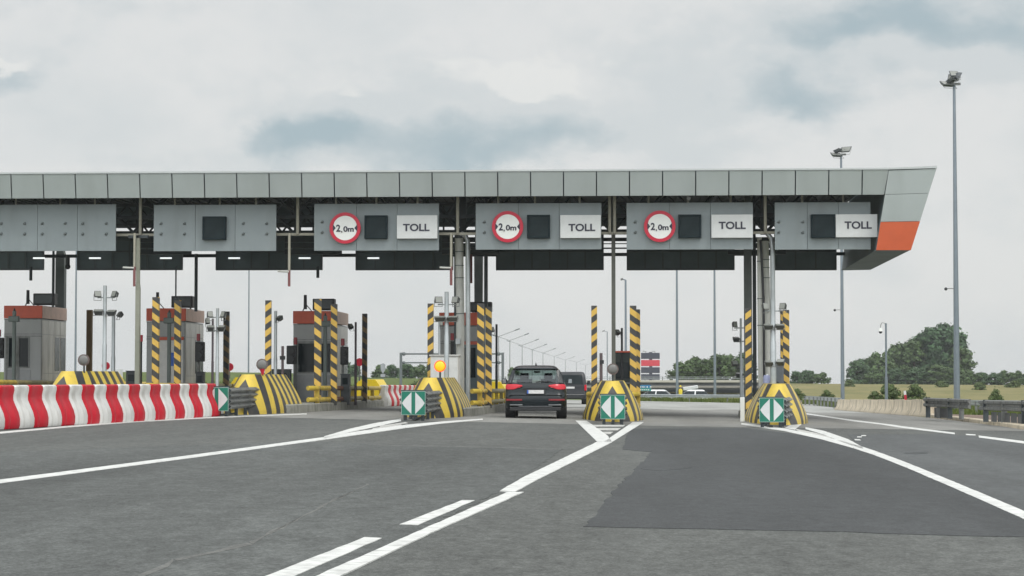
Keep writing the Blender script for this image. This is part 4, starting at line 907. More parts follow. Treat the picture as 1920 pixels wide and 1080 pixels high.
pole('marker_rod', 911, 590, 76, .05, GALV, 'pale pipe between the two striped posts left of the dark SUV', 'pipe')
q = P(127, 500, 80); t = thing('hanging_camera', 'dark camera hanging beside the thick column at the left', 'camera', (q.x, 80, q.z)); MB().tube((q.x, 80, q.z), (q.x, 80, P(127, 480, 80).z), .08, n=10).build('arm', BLACK, t); MB().sph((q.x, 80, q.z), .11).build('dome', BLACK, t)

# ---- floodlight masts
def flood(b1, b2, b3, x, y, z, w_, tilt, yaw=0, h=.22):
    m = Matrix.Translation((x, y, z)) @ Matrix.Rotation(yaw, 4, 'Z') @ Matrix.Rotation(tilt, 4, 'X')
    def tr(pts): return [m @ Vector(p) for p in pts]
    b1.loft([tr([(-w_/2, .0, -h/2), (w_/2, .0, -h/2), (w_/2, .0, h/2), (-w_/2, .0, h/2)]), tr([(-w_*.36, .16, -h*.32), (w_*.36, .16, -h*.32), (w_*.36, .16, h*.36), (-w_*.36, .16, h*.36)])])
    b2.loft([tr([(-w_*.44, -.008, -h*.42), (w_*.44, -.008, -h*.42), (w_*.44, -.008, h*.42), (-w_*.44, -.008, h*.42)]), tr([(-w_*.44, -.001, -h*.42), (w_*.44, -.001, -h*.42), (w_*.44, -.001, h*.42), (-w_*.44, -.001, h*.42)])])
    b3.sweep(tr([(-w_*.53, .05, 0), (-w_*.53, .12, -h*.9), (w_*.53, .12, -h*.9), (w_*.53, .05, 0)]), .012, n=5)
def mast(px, y0, Y, r, lamps, arms, lab, m=GALV, grp='small floodlight masts on the islands', g=.15, ybot=None):
    q = P(px, y0, Y); g0 = gz(q.x, Y)+g; t = thing('floodlight_mast', lab, 'floodlight mast', (q.x, Y, g0), grp)
    MB().sweep([(q.x, Y, g0), (q.x, Y, g0+(q.z-g0)*.5), (q.x, Y, g0+(q.z-g0)*.5+.02), (q.x, Y, q.z)], [r, r, r*.85, r*.85], n=12).build('pole', m, t)
    b = MB()
    for (xa, xb, ya) in arms:
        a, c = P(xa, ya, Y), P(xb, ya, Y); b.tube((a.x, Y-.02, a.z), (c.x, Y-.02, a.z), .022, n=6)
    if arms: b.build('crossbar', GALV, t)
    for (lx, ly, w_, tilt, yaw) in lamps:
        a = P(lx, ly, Y); b1, b2, b3 = MB(), MB(), MB(); flood(b1, b2, b3, a.x, Y-.1, a.z, w_, tilt, yaw)
        fl = b1.build('floodlight', mat('flood_case', (.07, .075, .075), .5, .3), t, bevel=.008); b2.build('glass', LAMPF, fl); b3.build('yoke', GALVD, fl)
    return t
D = R
mast(197, 535.5, 71, .075, [(185, 551, .24, D(-20), D(30)), (214, 551, .24, D(-20), D(-40)), (186, 582, .33, D(-70), D(10)), (210, 583, .33, D(-70), D(-10))], [(183, 216, 558), (183, 216, 589)], 'grey mast with four floodlights beside the booth at the left edge')
mast(213, 586, 76, .075, [(224, 588, .22, D(-40), D(-50))], [], 'shorter grey post with one floodlight right of the four-lamp mast at the left')
mast(408, 578, 71, .06, [(395.5, 589, .2, D(-20), D(30)), (418, 589, .2, D(-20), D(-40)), (396, 612, .26, D(-70), D(10)), (416, 612, .26, D(-70), D(-10))], [(394, 421, 595), (394, 421, 620)], 'grey mast with floodlights left of the shade-toned striped post')
mast(399, 598, 74, .045, [(391, 601, .16, D(-30), D(30))], [], 'dark slim post with a camera light left of the second mast', m=mat('mauve_dark', (.06, .045, .055), .6))
mast(517, 583, 76, .065, [(524, 594, .2, D(-60), D(-40))], [], 'grey post with one floodlight right of the lone striped post')
mast(667, 604, 80, .05, [(659, 610, .18, D(-50), D(40))], [], 'dark slim post with a light, left of the farthest shade-toned striped post', m=mat('mauve_dark', (.06, .045, .055), .6))
mast(837.5, 547, 67.5, .082, [(823.5, 562, .26, D(-15), D(25)), (853, 562, .26, D(-15), D(-35)), (825, 594, .36, D(-75), D(5)), (849, 594, .36, D(-75), D(-5))], [(821, 856, 571), (818, 858, 601)], 'grey mast with four floodlights above the lit amber lamp', g=1.18)
mast(824, 600, 74, .05, [(828, 605, .1, D(-10), 0)], [], 'grey slim post behind the mast above the amber lamp')
mast(1166, 615, 78, .05, [(1159, 621, .18, D(-50), D(40))], [], 'dark post with a light above the payment kiosk', m=BLACK)
mast(931, 608, 86, .055, [(925, 617, .14, D(-30), D(40))], [], 'dark post at the farther side of the striped pair left of the dark SUV', m=DARKM)
mast(1449, 560, 67.5, .1, [(1436, 574, .2, D(-15), D(25)), (1466, 574, .22, D(-15), D(-35)), (1440, 609, .3, D(-75), D(5)), (1462, 609, .3, D(-75), D(-5)), (1441, 678, .26, D(-75), D(8)), (1463, 676, .26, D(-60), D(-20))], [(1434, 1470, 583), (1432, 1472, 614), (1438, 1466, 682)], 'grey mast with six floodlights before the white pipes', g=1.18)
mast(1389, 597, 78, .05, [(1378.5, 608, .18, D(-15), D(25)), (1380, 633, .24, D(-75), D(10))], [(1376, 1396, 615), (1376, 1396, 640)], 'small mast with two floodlights left of the rightmost striped posts')
mast(1392, 672, 84, .05, [(1378, 680, .26, D(-40), D(25)), (1386, 700, .3, D(-75), D(10)), (1385, 686, .2, D(-20), D(-30))], [(1376, 1396, 690)], 'low mast with three floodlights before the far trees')
# blue barrel and hoses behind the rightmost nose
q = P(1439, 700, 72); t = thing('plastic_drum', 'pale blue plastic drum between the white pipes behind the rightmost nose', 'drum', (q.x, 72.2, gz(q.x, 72)+.15))
z0 = gz(q.x, 72)+.15; MB().sweep([(q.x, 72.2, z0), (q.x, 72.2, z0+.05), (q.x, 72.2, z0+1.3), (q.x, 72.2, z0+1.38)], [.13, .14, .14, .11], n=16).build('drum', mat('pale_blue', (.3, .33, .5), .5), t)
MB().tube((q.x, 72.2, z0+1.38), (q.x, 72.2, z0+1.42), .04, n=10).build('cap', WHITE, t)
q = P(1460, 690, 71.5); t = thing('control_unit', 'dark grey control unit right of the pale blue drum', 'cabinet', (q.x, 71.5, gz(q.x, 71.5)+.15)); z0 = gz(q.x, 71.5)+.15
MB().box(q.x-.17, q.x+.17, 71.4, 71.8, z0, P(1460, 682, 71.5).z).build('case', mat('case_grey', (.08, .09, .1), .5), t, bevel=.05); MB().tube((q.x-.05, 71.38, z0+1.1), (q.x-.05, 71.4, z0+1.1), .06, n=10).build('dial', BLACK, t)
# white reflector post left of the rightmost nose
q = P(1392, 745, 66); z0 = gz(q.x, 66)
t = thing('marker_post', 'white marker panel on the left flank of the rightmost chevron nose', 'marker', (q.x, 66, z0)); MB().box(q.x-.07, q.x+.07, 66, 66.05, z0, q.z).build('panel', WHITE, t, bevel=.01); MB().box(q.x-.03, q.x+.03, 66.05, 66.1, z0-.02, q.z-.1).build('backing', GALVD, t)

# ------------------------------------------------------------------ red and white water barriers
def barrier_mesh(red, Lm=.9):
    b = MB(); prof = [(.10, .935), (.14, .91), (.145, .85), (.115, .72), (.12, .62), (.185, .48), (.25, .34), (.285, .2), (.28, .06), (.26, .0)]
    st = [(0, .72), (.025, .90), (.08, 1.0)] + ([(.25, 1.0), (.30, .90), (.35, 1.0)] if red else [(.40, 1.0), (.45, .975), (.50, 1.0)]) + [(Lm-.08, 1.0), (Lm-.025, .90), (Lm, .72)]
    rings = []
    for y, k in st:
        ring = [(-h*k if k < 1 else -h, y, z*(1 if k >= .97 or z < .05 else .975)) for h, z in reversed(prof)] + [(h*k, y, z*(1 if k >= .97 or z < .05 else .975)) for h, z in prof]
        rings.append(ring)
    return b.loft(rings)
protoR = barrier_mesh(True); protoW = barrier_mesh(False); meR = meW = None
def lay_barrier(X0, Y0, X1, Y1, n, grp, labf, scale=1):
    global meR, meW
    L = math.hypot(X1-X0, Y1-Y0)/n; ang = math.atan2(-(X1-X0), (Y1-Y0))
    for k in range(n):
        red = (n-1-k) % 2 == 0; t_ = k/n; x = X0+(X1-X0)*t_; y = Y0+(Y1-Y0)*t_
        if (meR if red else meW) is None:
            o = (protoR if red else protoW).build('barrier_module', RPLA if red else WPLA, org=(0, 0, 0)); 
            if red: meR = o.data
            else: meW = o.data
        else: o = link(bpy.data.objects.new('barrier_module', meR if red else meW))
        o.location = (x, y, gz(x, y)+.005); o.rotation_euler = (0, 0, ang); o.scale = (scale, L/.9*.995, scale)
        tag(o, labf(k, red), 'barrier', grp)
a = gnd(8, 806); c = gnd(414, 781)
a0 = a+(a-c)*.10; nn = 21
ordn = ['first', 'second', 'third', 'fourth', 'fifth', 'sixth', 'seventh', 'eighth', 'ninth', 'tenth', 'eleventh', 'twelfth']
def nlab(k, red):
    j = (nn-1-k)//2; return '%s %s plastic barrier block of the roadside row, counted from the green arrow end' % (ordn[j], 'red' if red else 'white')
XO = Vector((-.26, 0, 0))
lay_barrier(a0.x-.26, a0.y, c.x-.26, c.y, nn, 'red and white plastic barrier blocks at the left roadside', nlab)
a = gnd(722, 762.5); 
def flab(k, red): return '%s %s block of the small far barrier row beside the green arrow board' % (ordn[k//2], 'red' if red else 'white')
lay_barrier(a.x-.1, a.y, a.x+.3, a.y+16, 18, 'red and white barrier blocks of the far row', flab)

# ------------------------------------------------------------------ right side: concrete barrier, steel rails, poles
b0 = gnd(1563, 768.5); b1 = gnd(1737, 782); nj = 6

JP = [(.30, 0), (.30, .07), (.17, .27), (.11, .72), (-.11, .72), (-.17, .27), (-.30, .07), (-.30, 0)]
for k in range(nj):
    p = b0+(b1-b0)*(k/nj); q = b0+(b1-b0)*((k+1)/nj); d = (q-p).normalized(); nrm = Vector((-d.y, d.x, 0)) 
    hscale = (P(1563, 744, b0.y).z-gz(b0.x, b0.y))/.72 if k == 0 else None
    h0 = .86+.14*0
    H = lerp(.60, .76, k/nj)/.72; rings = []
    for r_, kk in ((p+d*.04, .94), (p+d*.08, 1), (q-d*.08, 1), (q-d*.04, .94)):
        rings.append([(r_.x+nrm.x*a*-1*kk+.32, r_.y+nrm.y*a*-1*kk, gz(r_.x, r_.y)+z*H*(kk if z > .5 else 1)-.01) for a, z in JP])
    o = MB().loft(rings).build('concrete_barrier', CONC, org=(p.x, p.y, gz(p.x, p.y)))
    tag(o, '%s concrete barrier block counted from the far left end of the row' % ordn[k] if k < nj-1 else 'last concrete barrier block, touching the steel box rail', 'barrier', 'beige concrete barrier blocks beside the exit lane')
def steelrail(px0, yt0, px1, yt1, Ya, Yb, posts, lab, slat=None):
    a = P(px0, yt0, Ya); c = P(px1, yt1, Yb); t = thing('steel_guard_rail', lab, 'guard rail', (a.x, Ya, gz(a.x, Ya)), 'steel rails on the right verge')
    d = (c-a); dn = Vector((d.x, d.y, 0)).normalized(); nv = Vector((dn.y, -dn.x, 0))
    if nv.y > 0: nv = -nv
    prof = [(0, 0), (.07, -.03), (.07, -.11), (.01, -.14), (.01, -.2), (.07, -.23), (.07, -.31), (0, -.34), (-.05, -.34), (-.05, 0)]
    MB().loft([[(p.x+nv.x*h, p.y+nv.y*h, p.z+z) for h, z in prof] for p in (a, c)]).build('beam', GALVD, t)
    for k in range(posts):
        p = lerp(a, c, (k+.35)/posts); g0 = gz(p.x, p.y)+.1
        b = MB(); b.box(p.x-.08, p.x+.08, p.y+.08, p.y+.2, g0, p.z-.1 if k % 2 else p.z+.01); b.build('post', DARKM if k % 2 == 0 else GALVD, t)
    if slat:
        for (s0, s1) in slat:
            b = MB(); n = 9
            for k in range(n):
                p = lerp(a, c, s0+(s1-s0)*(k+.1)/n); q = lerp(a, c, s0+(s1-s0)*(k+.95)/n); g0 = gz(p.x, p.y)+.12
                b.loft([[(p.x, p.y+.3, g0), (q.x, q.y+.3, g0), (q.x, q.y+.36, g0), (p.x, p.y+.36, g0)], [(p.x, p.y+.3, a.z-.36), (q.x, q.y+.3, a.z-.36), (q.x, q.y+.36, a.z-.36), (p.x, p.y+.36, a.z-.36)]])
            b.build('slats', mat('slat_grey', (.10, .105, .11), .6, var=.2), t, smooth=False)
    return t
steelrail(1734, 745.5, 1818, 748.5, 79, 74, 4, 'short steel rail joining the concrete barrier, with dark slats under it', [(.25, .55)])
steelrail(1838, 750, 1990, 752, 70, 60, 4, 'steel rail with dark slats cut by the right photo edge', [(.17, .95)])
# long thin far rail
def farrail(name, pts, lab, drop=.26):
    t = thing('road_guard_rail', lab, 'guard rail', tuple(pts[0]), 'thin far guard rails'); prof = [(0, 0), (-.05, -.03), (-.05, -.09), (0, -.13), (-.05, -.17), (-.05, -.23), (0, -drop), (.04, -drop), (.04, 0)]
    MB().loft([[(p.x, p.y+h, p.z+z) for h, z in prof] for p in pts]).build('beam', GALV, t)
    for p, q in zip(pts, pts[1:]):
        n = max(1, int((q-p).length/2.5))
        for k in range(n):
            r_ = lerp(p, q, (k+.5)/n); MB().box(r_.x-.06, r_.x+.06, r_.y+.05, r_.y+.15, gz(r_.x, r_.y)-.1, r_.z-.05).build('post', GALVD, t)
farrail('r', [P(1185, 739, 170), P(1400, 740, 170)], 'thin steel guard rail crossing the grass behind the open lane')
farrail('r', [P(1478, 741, 168), P(1530, 743, 150), P(1578, 746, 132)], 'thin steel guard rail ending at the concrete barrier')
farrail('r', [P(1820, 750, 100), P(1842, 750.5, 99)], 'short thin rail seen in the gap between the two steel rails')
def bigpole(px, ytop, Y, r0, r1, lab, heads, side_arm=None):
    q = P(px, ytop, Y); g0 = gz(q.x, Y)-.1; t = thing('high_mast', lab, 'lamp post', (q.x, Y, g0), 'tall grey light masts')
    MB().tube((q.x, Y, g0), (q.x, Y, q.z), r0, r1, n=16).build('pole', MAST, t)
    s = Y/F
    if heads:
        MB().box(q.x-.5, q.x+.35, Y-.05, Y+.05, q.z-.05, q.z+.08).build('crossbar', GALVD, t)
        for dx, dz, w_, tilt, yaw in heads:
            b1, b2, b3 = MB(), MB(), MB(); flood(b1, b2, b3, q.x+dx*s, Y-.1, q.z+dz*s, w_, tilt, yaw, h=.5)
            fl = b1.build('floodlight', mat('head_case', (.09, .10, .11), .5, .3), t); b2.build('glass', LAMPF, fl); b3.build('yoke', GALVD, fl)
    if side_arm:
        a = P(px, side_arm, Y); b = MB(); b.tube((a.x, Y, a.z), (a.x-.42, Y, a.z), .02, n=6); b.build('arm', GALVD, t); MB().sph((a.x-.45, Y, a.z-.02), .09).build('camera', BLACK, t)
bigpole(1789, 158, 115, .18, .075, 'nearest tall light mast on the right with a full cluster of floodlights', [(-13, 2, .75, D(-60), D(25)), (-6, 9, .6, D(-120), D(60)), (-2, 12, .6, D(-30), D(-20)), (5, 13, .6, D(30), D(120)), (0, 20, .5, D(-50), D(10))], 541)
bigpole(1577, 290, 150, .145, .075, 'tall light mast rising behind the canopy, three floodlights above its roof', [(-9, 1, .8, D(-60), D(25)), (-7, 9, .6, D(-110), D(60)), (8, 10, .9, D(-40), D(-40))], 581)
for px, yt, Y, r0, lab in ((1268.5, 360, 235, .17, 'tall thin mast left of the pair standing in the open lane view'), (1339, 360, 240, .17, 'tall thin mast right of the pair standing in the open lane view'), (144, 380, 230, .13, 'tall thin mast behind the brown post at the left'), (467.5, 400, 300, .12, 'tall thin mast left of the lone striped post')):
    bigpole(px, yt, Y, r0, .07, lab, [])
def streetlamp(px, ytop, Y, lab, hd=-1, r=.07):
    q = P(px, ytop, Y); g0 = gz(q.x, Y)-.1; t = thing('street_lamp', lab, 'street lamp', (q.x, Y, g0), 'single street lamps behind the booths'); s = Y/F
    MB().tube((q.x, Y, g0), (q.x, Y, q.z), r*1.4, r, n=10).build('pole', MAST, t); MB().tube((q.x, Y, q.z), (q.x+hd*5*s, Y, q.z+1*s), r*.6, n=6).build('arm', MAST, t); MB().cbox((q.x+hd*7*s, Y, q.z+1.4*s), 5*s, .2, .14, ry=hd*.3).build('head', GALVD, t)
streetlamp(1173, 525, 150, 'thin street lamp rising between the olive column and the striped pair'); streetlamp(1138.5, 622, 300, 'small far street lamp left of the olive column', r=.06)
# row of double lamps
LR = [(935, 631, 582), (956, 638.5, 640), (979, 647.5, 736), (998, 655.5, 830), (1018, 662, 940), (1039, 668.5, 1085), (1060, 675, 1290), (1081, 679.5, 1560), (1098, 685, 1950)]
lp = None
for k, (px, yt, Y) in enumerate(LR):
    q = P(px, yt, Y); g0 = gz(q.x, Y)-.5; t = thing('double_lamp', '%s double-armed street lamp of the receding row above the dark SUV and van' % (ordn[k] + (' (nearest)' if k == 0 else '')), 'street lamp', (q.x, Y, g0), 'double-armed street lamps in a receding row')
    rr = .09*(1+Y/1500); MB().tube((q.x, Y, g0), (q.x, Y, q.z), rr, rr*.8, n=8).build('pole', GALVD, t)
    MB().tube((q.x, Y, q.z), (q.x+4.6, Y, q.z+1.7), rr*.6, n=6).build('arm', GALVD, t); MB().tube((q.x, Y, q.z), (q.x-4.4, Y, q.z+1.4), rr*.5, n=6).build('arm', GALVD, t)
    MB().cbox((q.x+5.2, Y, q.z+1.95), 1.5, .4, .3, ry=-.35).build('head', BOLT, t); MB().cbox((q.x-4.9, Y, q.z+1.5), 1.2, .4, .25, ry=.3).build('head', BOLT, t)
# dome camera pole
q = P(1661, 606, 108); g0 = gz(q.x, 108)-.1; t = thing('camera_pole', 'slim grey pole with a white dome camera behind the concrete barrier', 'camera pole', (q.x, 108, g0)); s = 108/F
MB().sweep([(q.x, 108, g0), (q.x, 108, g0+1.9), (q.x, 108, g0+1.92), (q.x, 108, q.z)], [.085, .08, .055, .05], n=12).build('pole', MAST, t)
MB().sweep([(q.x, 108, q.z-.2), (q.x-2*s, 108, q.z), (q.x-7*s, 108, q.z+.03), (q.x-9.5*s, 108, q.z-.08), (q.x-10*s, 108, q.z-.25)], .016, n=6).build('arm', GALVD, t)
MB().tube((q.x-10*s, 108, q.z-.42), (q.x-10*s, 108, q.z-.24), .12, .07, n=14).build('housing', WHITE, t); MB().sph((q.x-10*s, 108, q.z-.44), .095).build('dome', BLACK, t)
# red and white delineator
q0 = P(1698, 748, 88); q1 = P(1696.5, 733, 88); t = thing('delineator_post', 'small red and white marker post on the concrete barrier', 'marker post', (q0.x, 88, q0.z-.1))
m1 = lerp(q0, q1, .5)
MB().cbox(lerp(q0, m1, .4), .1, .04, (m1.z-q0.z)*1.25, ry=-.08).build('red_part', SRED, t); MB().cbox(lerp(m1, q1, .5)+Vector((0, 0, .005)), .1, .035, (m1.z-q0.z), ry=-.08).build('white_part', WHITE, t)
# ------------------------------------------------------------------ far things
# overpass
Yo = 262; t = thing('overpass', 'concrete road overpass with metal railings behind the open lane', 'bridge', (0, Yo, gz(0, Yo)))
za = lambda y: P(1300, y, Yo).z
x0, x1 = P(930, 700, Yo).x, P(1452, 700, Yo).x
MB().box(x0, x1, Yo, Yo+9, za(717), za(713)).build('parapet', OVERC, t); MB().box(x0, x1, Yo+.5, Yo+8.5, za(730), za(717)-.01).build('girder', OVERD, t)
MB().box(x0, x1, Yo+.2, Yo+.5, za(727), za(723)).build('lower_flange', mat('bridge_flange', (.26, .25, .23), .8), t)
b = MB(); x = x0
for y in (706.5, 709.5): b.box(x0, x1, Yo+.1, Yo+.18, za(y+.9), za(y))
b.build('railing', GALV, t, smooth=False); b = MB()
while x < x1: b.box(x, x+.1, Yo+.2, Yo+.3, za(713), za(706)); x += 1.1
b.build_each('railing_post', GALVD, t, smooth=False)
b = MB(); 
b.box(x0, x1, Yo+10, Yo+10.5, za(738), za(728)); b.build('abutment', mat('abut', (.05, .06, .07), .9), t)
for px in (1232, 1400): q = P(px, 730, Yo+4); MB().tube((q.x, Yo+4, gz(q.x, Yo)-1), (q.x, Yo+4, za(729)), .5, n=14).build('pier', OVERC, t)
# totem of panels
Yt = 330; t = thing('totem_sign', 'tall stacked totem of dark and red panels above the overpass', 'sign', (P(1220, 700, Yt).x, Yt, gz(4, Yt)))
for y0, y1, m, nm in ((661.5, 673, NAVY, 'dark_panel'), (675, 686.5, REDPAN, 'red_panel'), (688.5, 699.5, NAVY, 'dark_panel'), (701.5, 712, NAVY, 'dark_panel')):
    a, c = P(1202, y1, Yt), P(1237, y0, Yt); MB().box(a.x, c.x, Yt, Yt+.5, a.z, c.z).build(nm, m, t, bevel=.03)
a = P(1220, 660, Yt); MB().box(a.x-.25, a.x+.25, Yt+.1, Yt+.4, gz(4, Yt)-1, a.z).build('column', NAVY, t)
b = MB(); 
for px in (1211, 1228): q = P(px, 659, Yt); b.tube((q.x, Yt+.2, q.z-.3), (q.x, Yt+.2, q.z), .05, n=6); b.tube((q.x, Yt+.2, q.z), (q.x-.5, Yt-.4, q.z+.05), .04, n=6)
b.build_each('spot_arm', GALVD, t)
# blue and teal road sign
Yr = 205; a, c = P(1180, 733, Yr), P(1220, 722, Yr); mz = lerp(a, c, .52).z; t = thing('direction_sign', 'blue over teal road sign beyond the striped pair', 'road sign', (a.x, Yr, gz(a.x, Yr)))
MB().box(a.x, c.x, Yr, Yr+.06, mz, c.z).build('blue_panel', BLUES, t, bevel=.01); MB().box(a.x, c.x+.05, Yr, Yr+.06, a.z, mz-.02).build('teal_panel', TEAL, t, bevel=.01)
b = MB(); b.tube((a.x+.3, Yr+.1, gz(a.x, Yr)), (a.x+.3, Yr+.1, c.z), .05, n=8); b.tube((c.x-.3, Yr+.1, gz(c.x, Yr)), (c.x-.3, Yr+.1, c.z), .05, n=8); b.build_each('leg', GALVD, t)
b = MB(); q = P(1200, 725.5, Yr)
for k in range(7): b.box(q.x+(.16 if k % 2 else .14)*k*1.2, q.x+.1+.14*k*1.2, Yr-.01, Yr-.001, q.z-.07, q.z+.07)
for k in range(9): b.box(a.x+.3+k*.19, a.x+.42+k*.19, Yr-.01, Yr-.001, a.z+.08, a.z+.16)
b.build_each('letter', WHITE, t, smooth=False)
# height frame
Yg = 150
t = thing('height_frame', 'thin dark metal height frame across the far road left of the dark SUV', 'gantry', (P(751, 700, Yg).x, Yg, gz(-15, Yg)))
xa, xb = P(751.5, 661, Yg).x, P(942.5, 661, Yg).x; zt3, zm3 = P(751, 662.5, Yg).z, P(751, 680, Yg).z
MB().box(xa-.09, xa+.09, Yg, Yg+.18, gz(xa, Yg)-.1, zt3+.05).build('post', BOLT, t); MB().box(xb-.09, xb+.09, Yg, Yg+.18, gz(xb, Yg)-.1, zt3+.05).build('post', BOLT, t)
MB().tube((xa+.09, Yg+.09, zt3-.04), (xb-.09, Yg+.09, zt3-.04), .06, n=8).build('crossbar', BOLT, t); MB().tube((xa+.09, Yg+.09, zm3), (xb-.09, Yg+.09, zm3), .05, n=8).build('crossbar', BOLT, t)
b = MB()
for px in (757, 935): q = P(px, 662, Yg).x; b.sph((q, Yg+.09, zt3-.04), .14); b.sph((q, Yg+.09, zm3), .12)
b.build_each('joint', BOLT, t)
# backs of far road signs
q = P(718, 683, 165); t = thing('road_sign_back', 'grey back of a tall far road sign before the left bushes', 'road sign', (q.x, 165, gz(q.x, 165)))
s = 165/F; MB().prism([(q.x-4.5*s, q.z-6*s), (q.x-4.5*s, q.z), (q.x, q.z+2*s), (q.x+4.5*s, q.z), (q.x+4.5*s, q.z-10*s), (q.x, q.z-18*s), (q.x-4.5*s, q.z-10*s)], 165, 165.04).build('upper_plate', mat('sign_back', (.3, .32, .33), .5, .4), t); MB().box(q.x-4.5*s, q.x+4.5*s, 165, 165.04, q.z-24*s, q.z-18.5*s).build('lower_plate', mat('sign_back', (.3, .32, .33)), t)
MB().tube((q.x, 165.08, gz(q.x, 165)-.1), (q.x, 165.08, q.z+2*s), .04, n=8).build('post', BOLT, t)
q = P(218, 692, 100); t = thing('control_cabinet', 'small white cabinet beside the leftmost chevron nose', 'cabinet', (q.x, 100, gz(q.x, 100))); s = 100/F; MB().box(q.x-6*s, q.x+7*s, 100, 100.6, gz(q.x, 100), q.z).build('body', WHITES, t, bevel=.01)
b = MB(); 
for k in range(5): b.box(q.x-4*s, q.x+5*s, 99.98, 99.999, q.z-.25-.1*k, q.z-.2-.1*k)
b.build('louvre', GALVD, t)

# ------------------------------------------------------------------ vehicles
def slab_ring(z, hw, yr, yf, rr, rf, n=5):
    pts = []
    for (cx, cy, a0, r) in ((hw-rr, yr+rr, -90, rr), (hw-rf, yf-rf, 0, rf), (-hw+rf, yf-rf, 90, rf), (-hw+rr, yr+rr, 180, rr)):
        for k in range(n+1): a = R(a0+90*k/n); pts.append((cx+r*math.cos(a), cy+r*math.sin(a), z))
    return pts
def place(o, loc, rz): o.location = loc; o.rotation_euler = (0, 0, rz)
def wheel(t, x, y, r, w_, rimm):
    b = MB(); s_ = 1 if x > 0 else -1
    rings = [[(x+dx*s_, y+q*math.cos(a), r+q*math.sin(a)) for a in [2*math.pi*k/28 for k in range(28)]] for q, dx in ((r*.6, -w_+.02), (r*.93, -w_), (r, -w_+.04), (r, -.04), (r*.93, 0), (r*.66, -.01), (r*.6, -.05))]
    wh = b.loft(rings).build('wheel', RUBB, t)
    b = MB(); b.tube((x-s_*.04, y, r), (x-s_*.02, y, r), r*.2, n=14)
    for k in range(5):
        a = 2*math.pi*k/5; d = Vector((0, math.cos(a), math.sin(a))); e = Vector((0, -math.sin(a), math.cos(a)))*.05; c0 = Vector((x-s_*.03, y, r)); h = Vector((s_*.015, 0, 0))
        b.loft([[c0-e-h, c0+e-h, c0+e+h, c0-e+h], [c0+d*r*.6-e*.8-h, c0+d*r*.6+e*.8-h, c0+d*r*.6+e*.8+h, c0+d*r*.6-e*.8+h]])
    b.build('rim', rimm, wh)
def suv(loc, rz):
    t = thing('parked_car', 'dark grey SUV seen from behind, entering the toll lane', 'car', (0, 0, 0)); t.name = 'suv_car'
    S = [(.27, .80, .30, 4.45, .2, .4), (.33, .90, .08, 4.58, .22, .5), (.42, .935, .015, 4.65, .24, .55), (.62, .945, .0, 4.66, .26, .55), (.70, .945, .02, 4.64, .27, .55), (.76, .94, .075, 4.6, .28, .55), (.86, .945, .085, 4.52, .3, .6), (.97, .935, .11, 4.35, .3, .7), (1.05, .915, .15, 4.05, .3, .8), (1.10, .90, .185, 3.75, .3, .8)]
    MB().loft([slab_ring(*s) for s in S]).build('body', CARP, t)
    # greenhouse: pillars between the belt line and the roof rail
    belt = (1.10, .895, .19, 3.45); roofl = (1.50, .735, .46, 2.55)
    Sr = [(1.50, .735, .42, 2.55, .16, .3), (1.545, .70, .30, 2.5, .16, .4), (1.60, .645, .36, 2.35, .2, .5), (1.645, .56, .6, 2.1, .3, .5), (1.66, .40, .9, 1.8, .3, .4)]
    MB().loft([slab_ring(*s) for s in Sr]).build('roof', CART, t)
    for s_ in (-1, 1):
        for (yb0, yb1, yt0, yt1, nm) in ((.20, .62, .44, .66, 'rear_pillar'), (1.42, 1.52, 1.42, 1.5, 'door_pillar'), (3.30, 3.45, 2.46, 2.55, 'front_pillar')):
            xb0, xt0 = s_*.895, s_*.735; th = -s_*.10 if nm == 'rear_pillar' else -s_*.05
            MB().loft([[(xb0, yb0+(.12 if nm == 'rear_pillar' else 0), 1.09), (xb0, yb1, 1.09), (xb0+th, yb1, 1.09), (xb0+th*1.6, yb0, 1.09)], [(xt0, yt0, 1.51), (xt0, yt1, 1.51), (xt0+th*.6, yt1, 1.51), (xt0+th, yt0-.02, 1.51)]]).build(nm, CARP, t)
        MB().add([(s_*.885, .55, 1.10), (s_*.885, 3.35, 1.10), (s_*.728, 2.5, 1.51), (s_*.728, .62, 1.51)], [(0, 1, 2, 3)]).build('side_window', CGS, t)
        # mirror
        mr = MB().loft([[(s_*.93, 2.72, 1.10), (s_*1.0, 2.72, 1.06), (s_*1.14, 2.76, 1.06), (s_*1.16, 2.80, 1.12), (s_*1.14, 2.78, 1.24), (s_*1.02, 2.74, 1.24), (s_*.97, 2.72, 1.2)], [(s_*.95, 2.86, 1.12), (s_*1.0, 2.88, 1.08), (s_*1.12, 2.9, 1.08), (s_*1.14, 2.9, 1.12), (s_*1.12, 2.9, 1.21), (s_*1.02, 2.88, 1.22), (s_*.98, 2.86, 1.18)]]).build('mirror', CARP, t)
        MB().add([(s_*1.0, 2.712, 1.09), (s_*1.12, 2.745, 1.09), (s_*1.12, 2.76, 1.22), (s_*1.02, 2.73, 1.22)], [(0, 1, 2, 3)]).build('mirror_glass', mat('mirror_glass', (.2, .22, .23), .15, .9), mr)
    W = MB(); W.add([(-.80, .215, 1.115), (.80, .215, 1.115), (.67, .44, 1.50), (-.67, .44, 1.50)], [(0, 1, 2, 3)]); W.build('rear_window', CGL, t)
    MB().add([(-.80, 3.42, 1.11), (.80, 3.42, 1.11), (.68, 2.52, 1.5), (-.68, 2.52, 1.5)], [(0, 1, 2, 3)]).build('windscreen', CGL, t)
    # rear window black surround, wiper, spoiler
    fr = MB(); 
    for s_ in (-1, 1): fr.loft([[(s_*.86, .235, 1.10), (s_*.76, .195, 1.10), (s_*.76, .215, 1.10), (s_*.86, .26, 1.10)], [(s_*.72, .445, 1.50), (s_*.63, .425, 1.50), (s_*.63, .445, 1.50), (s_*.72, .465, 1.50)]])
    fr.build('window_surround', BLACK, t)
